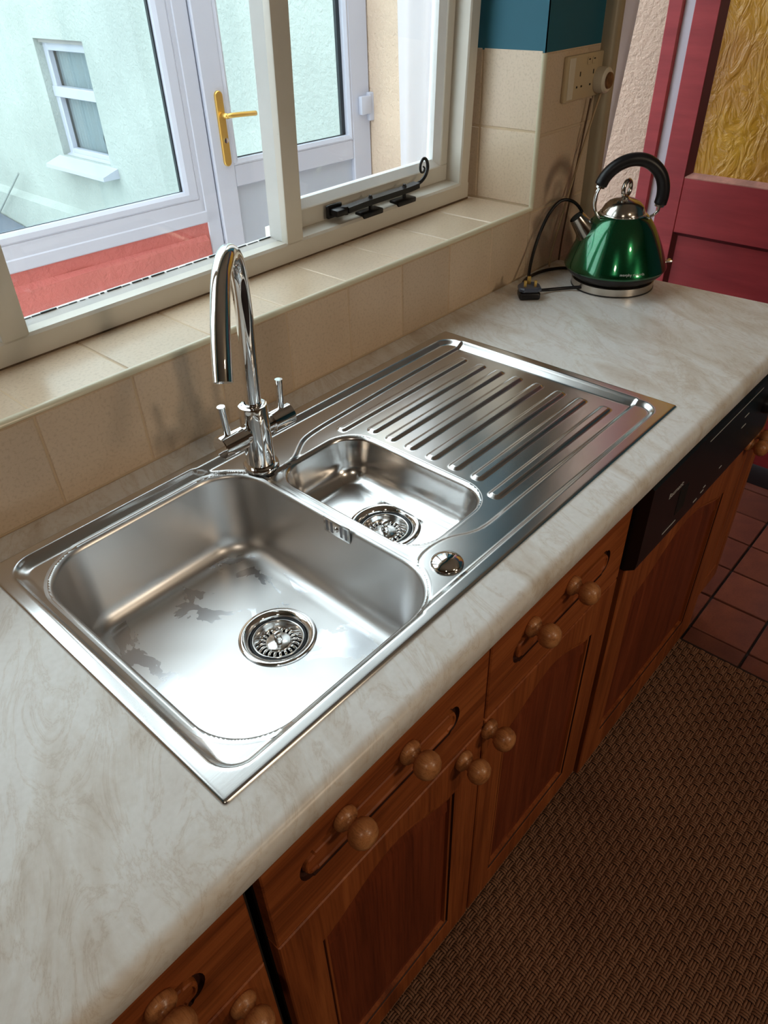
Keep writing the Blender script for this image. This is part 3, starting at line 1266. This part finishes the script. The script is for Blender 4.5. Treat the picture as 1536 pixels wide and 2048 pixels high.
# basket strainers
def strainer(c, zf):
    s_ = MB()
    s_.lathe([(.0575, -.0022), (.0572, -.0008), (.0555, .0006), (.0510, .0008), (.0460, -.0014), (.0430, -.0050), (.0420, -.0120), (.0415, -.0300)], (0, 0, 0), 'Z', 64, False, False)
    st_ = s_.build('strainer', M['chrome'], so, True, loc=(c[0], c[1], zf))
    g_ = MB().lathe([(.0418, -.0085), (.0418, -.0062), (.0395, -.0056), (.0385, -.0080)], (0, 0, 0), 'Z', 56, False, False)
    g_.build('gasket', M['seal'], st_, True)
    b_2 = MB()
    b_2.lathe([(.0386, -.0075), (.0380, -.0058), (.0365, -.0056), (.0352, -.0072), (.0335, -.0110), (.0310, -.0150), (.0280, -.0175)], (0, 0, 0), 'Z', 56, False, False)
    b_2.lathe([(.0200, -.0150), (.0190, -.0128), (.0170, -.0120), (.0001, -.0112)], (0, 0, 0), 'Z', 40, False, False)
    b_2.build('basket', M['chrome_dull'], st_, True)
    MB().lathe([(.0330, -.0200), (.0001, -.0200)], (0, 0, 0), 'Z', 30, False, False).build('drain_hole', M['hole_mark_black'], st_)
    p_ = MB()
    for i in range(20):
        a_ = 2 * PI * i / 20
        ca, sa = math.cos(a_), math.sin(a_)
        rr_ = []
        for (r_, hw, zz, th) in ((.0188, .0016, -.0140, .001), (.0225, .0023, -.0125, .0016), (.0265, .0026, -.0130, .0018), (.0300, .0022, -.0158, .001)):
            ring_ = []
            for (u_, v_) in ((-hw, -.003), (-hw * .7, th * .6), (0, th), (hw * .7, th * .6), (hw, -.003)):
                ring_.append((r_ * ca - u_ * sa, r_ * sa + u_ * ca, zz + v_))
            rr_.append(ring_)
        p_.rings(rr_, True, True, True)
    p_.build('scoops', M['chrome'], st_, True)['kind'] = 'stuff'
    pin = MB().lathe([(.0058, -.0115), (.0058, -.0060), (.0042, -.0050), (.0042, .0008), (.0058, .0020), (.0062, .0060), (.0050, .0076), (.0001, .0078)], (0, 0, 0), 'Z', 24, False, False)
    pin.build('pin', M['chrome'], st_, True)


strainer(D1, -DEP1 - .0012)
strainer(D2, -DEP2 - .0012)
# pop-up waste button on the front ledge
cp_ = MB().lathe([(.0225, 0), (.0222, .0022), (.0200, .0050), (.0150, .0078), (.0080, .0095), (.0001, .0101)], (0, 0, 0), 'Z', 48, True, False)
co_ = cp_.build('waste_button', M['chrome'], so, angle=50, loc=(.4100, .0560, LV1))
# overflow grille on the wall of the main bowl
og_ = empty('overflow', (.3768, .229, -.017), so)
pl = MB().rbox((.0, -.026, -.014), (.0022, .026, .013), .0009, 2)
pl.build('plate', M['chrome_dull'], og_, angle=40)
for i in range(5):
    yy = -.019 + i * .0095
    if i == 2:
        continue
    MB().box((-.0002, yy - .0024, -.010), (.0004, yy + .0024, .009)).build('slot', plain('dark steel slot', (.16, .16, .17), .3, 1), og_)
MB().lathe([(.0042, 0), (.0040, .0012), (.0020, .0022), (.0001, .0024)], (0, 0, 0), 'X', 18, True, False).build('screw', M['chrome'], og_, True).rotation_euler = (0, PI, 0)
# adhesive-sealed shadow line under the flange
# ================================================================== mixer tap
tp = empty('mixer_tap', (.406, .424, ZC + LV1))
tag(tp, 'tall polished chrome swan neck mixer tap behind the main bowl', 'tap')
MB().lathe([(.0285, 0), (.0285, .0035), (.0270, .0060), (.0220, .0065)], (0, 0, 0), 'Z', 48, False, False).build('base_ring', M['chrome'], tp, angle=40)
bd = MB()
bd.lathe([(.0222, .0060), (.0222, .1070), (.0214, .1095), (.0185, .1105), (.0145, .1105)], (0, 0, 0), 'Z', 48, False, False)
bd.build('body', M['chrome'], tp, angle=40)
W0 = Vector((.406, .424, ZC + LV1))
path = [(.4062, .4238, .990), (.4075, .4222, 1.020), (.4090, .4208, 1.060), (.4103, .4195, 1.100), (.4115, .4180, 1.150), (.4115, .4172, 1.185), (.4085, .4145, 1.210), (.4010, .4085, 1.2275), (.3890, .3995, 1.2370), (.3740, .3880, 1.2375), (.3560, .3740, 1.2290), (.3400, .3600, 1.2155), (.3230, .3440, 1.1950), (.3080, .3300, 1.1720), (.2950, .3170, 1.1480), (.2850, .3070, 1.1270)]
pp = [Vector(p) - W0 for p in spline(path, 6)]
sp = MB().tube(pp, .0122, 32, True)
spo = sp.build('spout', M['chrome'], tp, angle=50)
MB().lathe([(.0150, .1085), (.0150, .1120), (.0124, .1125)], (0, 0, 0), 'Z', 40, False, False).build('collar', M['chrome'], tp, angle=40)
ZH = .0645
for sgn in (-1, 1):
    h_ = MB()
    prof = [(.0140, .015), (.0140, .0275), (.0180, .0278), (.0180, .067), (.0168, .0682), (.0001, .0684)]
    h_.lathe([(r_, x_ * sgn) for r_, x_ in prof], (0, 0, ZH), 'X', 36, False, False)
    ho = h_.build('handle', M['chrome'], tp, angle=40)
    lv = MB()
    lv.tube([(sgn * .052, 0, ZH + .010), (sgn * .0535, 0, ZH + .040), (sgn * .055, 0, ZH + .064)], [.0052, .0056, .0060], 20)
    lv.build('lever', M['chrome'], ho, angle=40)

# ================================================================== base cabinets
YF = -.035


def outline_arch(x0, x1, z0, z1, rise, n_=40):
    """panel outline with a flat-shouldered cathedral arch on top; counter-clockwise seen from the front"""
    pts_ = [(x0, z0), (x1, z0), (x1, z1 - rise)]
    wd = x1 - x0
    for i in range(1, n_):
        t = i / n_
        x = x1 - wd * t
        s1 = .5 - .5 * math.cos(2 * PI * t)
        pts_.append((x, z1 - rise + rise * (s1 ** .8)))
    pts_.append((x0, z1 - rise))
    return pts_


def outline_bracket(x0, x1, z0, z1, e=.018):
    """long routed lozenge with rounded ends nicked at the corners"""
    zc = (z0 + z1) / 2
    pts_ = [(x0 + e, z0), (x1 - e, z0)]
    for i in range(0, 11):
        a_ = -PI / 2 + PI * i / 10
        pts_.append((x1 - e * .85 + e * .95 * math.cos(a_), zc + (z1 - z0) / 2 * .86 * math.sin(a_)))
    pts_ += [(x1 - e, z1), (x0 + e, z1)]
    for i in range(0, 11):
        a_ = PI / 2 + PI * i / 10
        pts_.append((x0 + e * .85 + e * .95 * math.cos(a_), zc + (z1 - z0) / 2 * .86 * math.sin(a_)))
    return pts_


def offset_poly(pts_, d):
    """inward offset by d (ccw polygon)"""
    n_ = len(pts_)
    out = []
    for i in range(n_):
        p0, p1, p2 = np.array(pts_[i - 1]), np.array(pts_[i]), np.array(pts_[(i + 1) % n_])
        e1 = (p1 - p0) / (np.linalg.norm(p1 - p0) + 1e-12)
        e2 = (p2 - p1) / (np.linalg.norm(p2 - p1) + 1e-12)
        n1 = np.array([-e1[1], e1[0]]); n2 = np.array([-e2[1], e2[0]])
        b = n1 + n2
        b /= (np.linalg.norm(b) + 1e-12)
        k_ = 1 / max(.45, float(b @ n1))
        out.append(tuple(p1 + b * d * k_))
    return out


def routed(name, rect, outline, prof, mat, parent, thick=.019, inner=True, rnd=.0018, stain=None):
    """slab facing -y at y=0 with a moulded outline; prof = [(inward offset, depth)]"""
    x0, x1, z0, z1 = rect
    bm_ = bmesh.new()
    R0 = [(x0 + rnd, z0 + rnd), (x1 - rnd, z0 + rnd), (x1 - rnd, z1 - rnd), (x0 + rnd, z1 - rnd)]
    R1 = [(x0, z0), (x1, z0), (x1, z1), (x0, z1)]
    o0 = [bm_.verts.new((x, 0, z)) for x, z in R0]
    o1 = [bm_.verts.new((x, rnd, z)) for x, z in R1]
    o2 = [bm_.verts.new((x, thick, z)) for x, z in R1]
    for A, B_ in ((o0, o1), (o1, o2)):
        for i in range(4):
            j = (i + 1) % 4
            bm_.faces.new((A[i], A[j], B_[j], B_[i]))
    bm_.faces.new(o2)
    loops = []
    for (d, y) in prof:
        loops.append([bm_.verts.new((p[0], y, p[1])) for p in offset_poly(outline, d)])
    e = []
    for L_ in (o0, loops[0]):
        for i in range(len(L_)):
            a_, b2_ = L_[i], L_[(i + 1) % len(L_)]
            ed = bm_.edges.get((a_, b2_)) or bm_.edges.new((a_, b2_))
            e.append(ed)
    bmesh.ops.triangle_fill(bm_, use_beauty=True, use_dissolve=False, edges=e)
    for k_ in range(len(loops) - 1):
        A, B_ = loops[k_], loops[k_ + 1]
        for i in range(len(A)):
            j = (i + 1) % len(A)
            fc = bm_.faces.new((A[i], A[j], B_[j], B_[i]))
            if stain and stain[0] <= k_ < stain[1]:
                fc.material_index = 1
    if inner:
        e = []
        L_ = loops[-1]
        for i in range(len(L_)):
            a_, b2_ = L_[i], L_[(i + 1) % len(L_)]
            e.append(bm_.edges.get((a_, b2_)) or bm_.edges.new((a_, b2_)))
        bmesh.ops.triangle_fill(bm_, use_beauty=True, use_dissolve=False, edges=e)
    bmesh.ops.recalc_face_normals(bm_, faces=bm_.faces[:])
    me = bpy.data.meshes.new(name)
    bm_.to_mesh(me)
    bm_.free()
    me.materials.append(mat)
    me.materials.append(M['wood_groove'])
    me.shade_smooth()
    me.set_sharp_from_angle(angle=math.radians(24))
    o = bpy.data.objects.new(name, me)
    COL.objects.link(o)
    o.parent = parent
    return o


knob_me = None


def knob(parent, x, z, y=0.0):
    global knob_me
    if knob_me is None:
        pf = [(.0150, 0), (.0158, .002), (.0160, .006), (.0140, .0095), (.0100, .0115), (.0085, .0150), (.0095, .0180), (.0140, .0200), (.0170, .0245), (.0182, .0300), (.0172, .0360), (.0138, .0415), (.0080, .0448), (.0001, .0458)]
        k_ = MB().lathe(pf, (0, 0, 0), '-Y', 28, True, False).build('knob', M['knob_wood'], parent, True)
        knob_me = k_
    else:
        k_ = knob_me.copy()
        COL.objects.link(k_)
        k_.parent = parent
    k_.name = 'knob'
    k_.location = (x, y, z)
    return k_


def drawer_front(cab, x0, x1, z0, z1, g0, g1, kx):
    ol = outline_bracket(g0, g1, .718, .772)
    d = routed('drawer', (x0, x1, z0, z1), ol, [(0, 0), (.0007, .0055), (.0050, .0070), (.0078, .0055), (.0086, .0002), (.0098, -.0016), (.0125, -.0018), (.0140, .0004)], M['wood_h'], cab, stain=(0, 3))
    d.location = (0, YF, 0)
    for x in kx:
        knob(d, x, .777 + .004 * 0)
    return d


def cab_door(cab, x0, x1, z0, z1, kx=None, kz=None, st_=.058, rise=.045, arch=True):
    ol = outline_arch(x0 + st_, x1 - st_, z0 + st_, z1 - st_ * .75, rise)
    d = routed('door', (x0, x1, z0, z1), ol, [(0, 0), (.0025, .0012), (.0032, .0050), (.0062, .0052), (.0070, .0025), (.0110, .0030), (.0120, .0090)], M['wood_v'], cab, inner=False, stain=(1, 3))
    d.location = (0, YF, 0)
    # fielded panel in the frame
    pb = bmesh.new()
    L0 = [pb.verts.new((p[0], .0090, p[1])) for p in offset_poly(ol, .0118)]
    L1 = [pb.verts.new((p[0], .0095, p[1])) for p in offset_poly(ol, .016)]
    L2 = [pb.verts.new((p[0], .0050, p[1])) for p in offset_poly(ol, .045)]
    for A, B_ in ((L0, L1), (L1, L2)):
        for i in range(len(A)):
            j = (i + 1) % len(A)
            pb.faces.new((A[i], A[j], B_[j], B_[i]))
    e = [pb.edges.get((L2[i], L2[(i + 1) % len(L2)])) for i in range(len(L2))]
    bmesh.ops.triangle_fill(pb, use_beauty=True, use_dissolve=False, edges=e)
    bmesh.ops.recalc_face_normals(pb, faces=pb.faces[:])
    me = bpy.data.meshes.new('panel'); pb.to_mesh(me); pb.free()
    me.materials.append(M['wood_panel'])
    me.shade_smooth(); me.set_sharp_from_angle(angle=math.radians(20))
    po = bpy.data.objects.new('panel', me); COL.objects.link(po); po.parent = d
    if kx is not None:
        knob(d, kx, kz)
    return d


def cabinet(name, x0, x1, label, mid=None):
    c = empty(name, (0, 0, 0))
    tag(c, label, 'cabinet')
    b = MB()
    b.box((x0, YF + .020, .10), (x0 + .016, .52, ZC - T - .001))
    b.box((x1 - .016, YF + .020, .10), (x1, .52, ZC - T - .001))
    b.box((x0, YF + .020, .10), (x1, .52, .116))
    b.box((x0, .505, .10), (x1, .52, ZC - T - .001))
    b.box((x0, YF + .020, ZC - T - .03), (x1, YF + .05, ZC - T - .001))
    b.box((x0, YF + .055, 0.0), (x1, YF + .073, .10))
    b.build('carcass', M['dark_gap'], c)
    return c


# left cabinet (cut by the picture's edge)
cA = cabinet('base_cabinet', -.620, -.012, 'oak base cabinet left of the sink cabinet, with drawer over door', None)
drawer_front(cA, -.618, -.022, .657, .852, -.50, -.085, (-.46, -.128))
cab_door(cA, -.618, -.022, .075, .651, -.060, .672 - .045)
# sink cabinet
cB = cabinet('base_cabinet', -.004, .788, 'wide oak base cabinet below the sink with paired doors', None)
drawer_front(cB, -.002, .3885, .652, .852, .045, .325, (.112, .222))
drawer_front(cB, .3930, .7860, .662, .852, .452, .728, (.490, .600))
cab_door(cB, -.002, .3885, .075, .647, .338, .628)
cab_door(cB, .3930, .7860, .075, .657, .398, .638)
# the worn moulding pieces visible between drawer and door rows
# narrow end cabinet beyond the dishwasher
cE = cabinet('end_cabinet', 1.403, 1.532, 'narrow oak end cabinet beyond the dishwasher', None)
d = routed('door', (1.404, 1.530, .150, .850), [(1.43, .20), (1.506, .20), (1.506, .80), (1.43, .80)], [(0, 0), (.002, .003), (.006, .003), (.007, .0005)], M['wood_v'], cE)
d.location = (0, YF, 0)
knob(d, 1.427, .652)  # knob shape standing in for a small unidentified bright object

# ================================================================== dishwasher
dw = empty('dishwasher', (0, 0, 0))
tag(dw, 'built-in dishwasher with black control panel above an oak door', 'dishwasher')
b = MB()
b.box((.797, -.012, .10), (1.399, .52, ZC - T - .002))
b.build('body', M['dark_gap'], dw)
pnl = MB()
zb0, zb1 = .672, .855
pr = [(-.012, zb0), (-.040, zb0), (-.057, zb0 + .012), (-.0590, zb0 + .030), (-.0590, zb1 - .004), (-.055, zb1), (-.012, zb1)]
pnl.rings([[(x, y, z) for y, z in pr] for x in (.795, 1.397)], True, True, True)
po = pnl.build('control_panel', M['black_plastic'], dw, angle=30)
e_ = MB()
e_.box((.886, -.0596, .706), (.940, -.0589, .708))
e_.box((1.02, -.0596, .834), (1.28, -.0589, .8352))
for (xx, zz, ww) in ((1.205, .800, .022), (1.205, .776, .022), (1.335, .826, .03), (1.345, .815, .026), (1.13, .720, .012), (1.05, .705, .014), (1.06, .712, .010), (1.02, .700, .016)):
    e_.box((xx, -.0596, zz), (xx + ww, -.0589, zz + .0022))
e_.build('markings', M['label_white'], po)['kind'] = 'stuff'
b = MB()
b.rbox((.925, -.0600, .726), (.962, -.0585, .780), .0006, 1)
b.build('catch', M['hole_mark_black'], po)
MB().lathe([(.019, 0), (.019, .006), (.016, .014), (.013, .016), (.0001, .016)], (1.335, -.0588, .775), '-Y', 30, False, False).build('dial', M['black_plastic'], po, angle=40)
text_mesh('Baumatic', .016, M['label_white'], 'lettering', po, lambda c: Vector((.873 + c.x, -.0590 - c.z, .790 + c.y)))
dd_ = cab_door(dw, .803, 1.399, .048, .666, 1.386, .646, .075, .060)
dd_.location = (0, YF - .004, 0)
MB().box((.80, .02, 0), (1.399, .04, .10)).build('kickboard', M['dark_gap'], dw)

# ================================================================== rug
rg = MB()
RX0, RX1, RY0, RY1 = -.30, 1.390, -1.60, .012
rg.box((RX0, RY0, .0005), (RX1, RY1, .006))
rgo = rg.build('rug', M['rug_base'])
tag(rgo, 'brown basket weave rug on the floor along the cabinets', 'rug')
cell = .0168
ns = 3
V, F = [], []
nx_, ny_ = int((RX1 - RX0) / cell), int((.012 + 1.25) / cell)
prof_h = [0.0, .75, 1.0, .75, 0.0]
vid = 0
for i in range(nx_):
    for j in range(ny_):
        cx = RX0 + (i + .5) * cell
        cy = RY1 - (j + .5) * cell
        # leave out what the cabinets hide completely
        dirx = (i + j) % 2 == 0
        lift = random.uniform(-.0003, .0005)
        for k_ in range(ns):
            off = ((k_ + .5) / ns - .5) * cell * .96
            hw = cell / ns * .40
            L_ = cell * .62
            for m_, t in enumerate((-1, -.45, .45, 1)):
                hz = .0058 + lift + (.0052 if m_ in (1, 2) else .0)
                for (u_, hh) in ((-hw, 0), (-hw * .4, .0013), (hw * .4, .0013), (hw, 0)):
                    if dirx:
                        V.append((cx + t * L_, cy + off + u_, hz + hh))
                    else:
                        V.append((cx + off + u_, cy + t * L_, hz + hh))
            for m_ in range(3):
                for q in range(3):
                    a_ = vid + m_ * 4 + q
                    F.append((a_, a_ + 1, a_ + 5, a_ + 4) if not dirx else (a_, a_ + 4, a_ + 5, a_ + 1))
            vid += 16
me = bpy.data.meshes.new('weave')
me.from_pydata(V, [], F)
me.materials.append(M['weave'])
me.shade_smooth()
wv = bpy.data.objects.new('weave', me)
COL.objects.link(wv)
wv.parent = rgo
wv['kind'] = 'stuff'

# ================================================================== kettle
KX, KY = 1.4462, .3704
ke = np.array([-.66784, .74431])
kl = math.atan2(ke[1], ke[0])
kb = empty('power_base', (KX, KY, ZC))
tag(kb, 'steel rimmed power base with black cord under the green kettle', 'power base')
MB().lathe([(.0900, .0), (.0945, .0010), (.0945, .0032)], (0, 0, 0), 'Z', 64, True, True).build('foot', M['black_plastic'], kb, angle=40)
MB().lathe([(.0935, .0030), (.0940, .0190), (.0915, .0205), (.0800, .0210)], (0, 0, 0), 'Z', 64, False, True).build('rim', plain('brushed steel rim', (.62, .57, .51), .27, 1, bmp=(200, .1, .0004)), kb, angle=40)
# cord: from the back left of the base, a loop on the worktop, up behind and back to the plug
crd = [(1.362, .400, .010), (1.345, .430, .006), (1.310, .458, .006), (1.285, .466, .010)]
c1 = MB().tube([Vector(p) - Vector((KX, KY, 0)) for p in spline(crd, 6)], .0038, 10)
crd2 = [(1.287, .470, .012), (1.284, .492, .006), (1.300, .522, .006), (1.345, .540, .005), (1.41, .538, .005), (1.455, .515, .005), (1.47, .49, .005)]
c1.tube([Vector(p) - Vector((KX, KY, 0)) for p in spline(crd2, 6)], .0038, 10)
crd3 = [(1.300, .500, .004), (1.318, .520, .020), (1.352, .535, .060), (1.385, .540, .105), (1.420, .538, .145), (1.450, .525, .165), (1.478, .500, .150), (1.500, .470, .09), (1.505, .44, .03), (1.49, .41, .008)]
c1.tube([Vector(p) - Vector((KX, KY, 0)) for p in spline(crd3, 6)], .0038, 10)
c1.build('cord', M['black_plastic'], kb, True)
# three pin plug lying with its pins up
pg = empty('plug', (1.252 - KX, .476 - KY, .0), kb, (0, 0, math.radians(-48)))
q = MB()
q.rbox((-.024, -.020, 0), (.024, .020, .018), .006, 3)
q.build('cap', M['black_plastic'], pg, angle=50)
q = MB()
q.rings([[(x * s_, y * s_, z) for x, y in [(-.025, -.016), (-.016, -.024), (.016, -.024), (.025, -.016), (.025, .010), (.014, .024), (-.014, .024), (-.025, .010)]] for s_, z in ((.80, .018), (1.0, .021), (1.0, .026), (.90, .029))], True, True, True)
q.build('pin_face', plain('blue grey plug face', (.055, .065, .095), .35), pg, angle=30)
q = MB()
q.box((-.004, .008, .028), (.004, .012, .046), .0006)
q.box((-.0145, -.011, .028), (-.0085, -.007, .043), .0006)
q.box((.0085, -.011, .028), (.0145, -.007, .043), .0006)
q.build('pins', M['brass'], pg)

kt = empty('kettle', (KX, KY, ZC + .0212), rot=(0, 0, kl))
tag(kt, 'green pyramid kettle with black hoop handle and steel lid', 'kettle')
zz0 = .0212
body_prof = [(.1135, .0455), (.1155, .0480), (.1152, .0510), (.1115, .0600), (.1040, .0780), (.0950, .0980), (.0850, .1180), (.0745, .1360), (.0640, .1500), (.0560, .1580), (.0515, .1610)]
MB().lathe([(r_, z_ - zz0) for r_, z_ in body_prof], (0, 0, 0), 'Z', 96, False, False).build('body', M['kettle_green'], kt, True)
MB().lathe([(.0800, .0), (.0900, .0015), (.1010, .0090), (.1095, .0175), (.1135, .0235), (.1137, .0248)], (0, 0, 0), 'Z', 80, True, False).build('lower_band', M['black_plastic'], kt, True)
MB().lathe([(.0515, .1605 - zz0), (.0520, .1625 - zz0), (.0500, .1640 - zz0), (.0480, .1640 - zz0)], (0, 0, 0), 'Z', 64, False, False).build('rim_ring', M['chrome'], kt, True)
ld = MB().lathe([(.0485, .1625 - zz0), (.0470, .1680 - zz0), (.0420, .1775 - zz0), (.0340, .1855 - zz0), (.0230, .1910 - zz0), (.0110, .1940 - zz0), (.0055, .1960 - zz0), (.0042, .2000 - zz0)], (0, 0, 0), 'Z', 64, False, True).build('lid', M['kettle_steel'], kt, True)
rgk = MB()
pts = [(0, .0150 * math.sin(a_), .2130 - zz0 + .0165 * math.cos(a_)) for a_ in [PI * 2 * i / 28 + PI for i in range(29)]]
rgk.tube([(p[1] * .72, p[1] * .72, p[2]) for p in pts], .0046, 10, False)
rgk.build('lid_ring', M['kettle_steel'], ld, True)
# spout: steel cone on the camera's left
def kk(r_, z_, off=0.0):
    return Vector((r_, off, z_ - zz0))


s1, s2 = kk(.060, .104), kk(.103, .1555)
ax = (s2 - s1).normalized()
sp_ = MB()
sp_.tube([s1, s1.lerp(s2, .55), s2, s2 + ax * .0005], [.0300, .0215, .0165, .0165], 36, False)
sp_.tube([s2 + ax * .0004, s2 - ax * .030], [.0153, .0170], 36, False)
sp_.build('spout', M['kettle_steel'], kt, angle=50)
mo = MB()
mo.tube([s2 - ax * .012, s2 - ax * .0125], [.0160, .0001], 28, False)
mo.build('spout_mouth', M['hole_mark_black'], kt)
# ring where the spout meets the body
rn = MB()
cpt = s1.lerp(s2, .26)
tilt = Vector((math.cos(math.radians(38)), 0, math.sin(math.radians(38))))
u1 = Vector((0, 1, 0)); u2 = tilt.cross(u1).normalized()
rn.tube([cpt + .0265 * math.cos(a_) * u1 + .031 * math.sin(a_) * u2 for a_ in [2 * PI * i / 36 for i in range(37)]], .0019, 8, False)
rn.build('spout_ring', M['chrome'], kt, True)
# handle
hp = spline([kk(.0595, .2200), kk(.0520, .2370), kk(.0380, .2530), kk(.0190, .2650), kk(-.0030, .2710), kk(-.0280, .2690), kk(-.0500, .2580), kk(-.0680, .2400), kk(-.0780, .2180), kk(-.0810, .1960), kk(-.0785, .1770)], 6)
hd = MB().tube(hp, [.0110 if i in (0, len(hp) - 1) else .0138 for i in range(len(hp))], 24)
hdo = hd.build('handle', M['black_plastic'], kt, angle=60)
for (pa, pb_) in ((kk(.0595, .2200), kk(.0605, .2160)), (kk(-.0785, .1770), kk(-.0780, .1730))):
    MB().tube([pa, pb_], .0105, 24).build('ferrule', M['chrome_dull'], hdo, angle=40)
for s_ in (-1, 1):
    MB().tube(spline([kk(.0600, .2170, .004 * s_), kk(.0660, .2020, .006 * s_), kk(.0675, .1840, .009 * s_), kk(.0630, .1660, .012 * s_), kk(.0540, .1540, .014 * s_)], 6), .0022, 10).build('wire', M['chrome'], hdo, True)
MB().tube(spline([kk(-.0782, .1740), kk(-.0770, .1640), kk(-.0705, .1560), kk(-.0600, .1500)], 6), .0036, 12).build('wire', M['chrome'], hdo, True)
pv = MB()
pv.tube([kk(.0525, .1530, -.020), kk(.0525, .1530, .020)], .0048, 16)
pv.build('pivot', M['chrome'], kt, angle=40)
# switch at the back
sw = MB()
sw.rbox((-.1310, -.010, .0500 - zz0), (-.1080, .010, .0545 - zz0), .0018, 2)
sw.tube([(-.115, 0, .050 - zz0), (-.120, 0, .036 - zz0)], .004, 10)
sw.build('switch', M['chrome_dull'], kt, angle=40)
# brand lettering wrapped round the lower body, on the side towards the room


def wrap(c):
    ang = math.radians(-134) - kl + (c.x - .026) / .108
    z_ = .0575 + c.y * .95
    r_ = .1124 - (z_ - .0600) * .42 + .0006 + c.z
    return Vector((r_ * math.cos(ang), r_ * math.sin(ang), z_ - zz0))


text_mesh('morphy richards', .0080, M['label_white'], 'lettering', kt, wrap, .0001)

# ================================================================== twin socket and adaptor
sk_ = empty('twin_socket', (1.446, YW, 1.263))
tag(sk_, 'ivory twin wall socket on the beige tiles above the kettle', 'socket')
q = MB().rbox((0, -.010, 0), (.158, 0, .088), .003, 2)
q.build('faceplate', M['ivory'], sk_, angle=40)
MB().rbox((.010, -.0115, .004), (.034, -.0095, .084), .001, 1).build('side_strip', M['ivory_light'], sk_, angle=40)
for bx_ in (.060, .118):
    q = MB()
    q.box((bx_ - .002, -.0104, .046), (bx_ + .002, -.0098, .055))
    q.box((bx_ - .013, -.0104, .024), (bx_ - .007, -.0098, .028))
    q.box((bx_ + .007, -.0104, .024), (bx_ + .013, -.0098, .028))
    q.build('pin_slots', M['hole_mark_black'], sk_)
for bx_ in (.090, .112):
    q = MB().rbox((bx_ - .005, -.0125, .066), (bx_ + .006, -.0095, .080), .001, 1)
    so_ = q.build('switch', M['ivory'], sk_, angle=40)
    MB().box((bx_ - .003, -.0130, .075), (bx_ + .004, -.0124, .0775)).build('mark', M['hole_mark_black'], so_)
ad_ = empty('round_plug', (1.592, YW - .010, 1.294))
tag(ad_, 'ivory round plug pushed into the socket with cable hanging down', 'plug')
MB().lathe([(.026, 0), (.027, .004), (.026, .022), (.022, .026)], (0, 0, 0), '-Y', 30, False, True).build('cap', M['ivory_light'], ad_, angle=40)
MB().lathe([(.017, .0262), (.016, .0300), (.0001, .0302)], (0, 0, 0), '-Y', 24, False, False).build('label', plain('brown plug label', (.16, .07, .03), .5, var=(90, .6)), ad_, angle=40)
MB().tube(spline([(0, -.012, -.024), (-.012, -.008, -.06), (-.045, -.006, -.14), (-.100, -.005, -.27), (-.135, -.005, -.36), (-.150, -.012, -.386)], 5), .0026, 8).build('cable', M['cable_cream'], ad_, True)
MB().tube(spline([(-.030, -.003, -.034), (-.040, -.003, -.09), (-.062, -.003, -.20), (-.085, -.003, -.33), (-.095, -.006, -.386)], 5), .0022, 8).build('cable', plain('brown cable shadow', (.10, .05, .025), .5), ad_, True)  # shadow line beside the cream cable, built as a thin brown tube

print('verts', sum(len(o.data.vertices) for o in bpy.data.objects if o.type == 'MESH'))
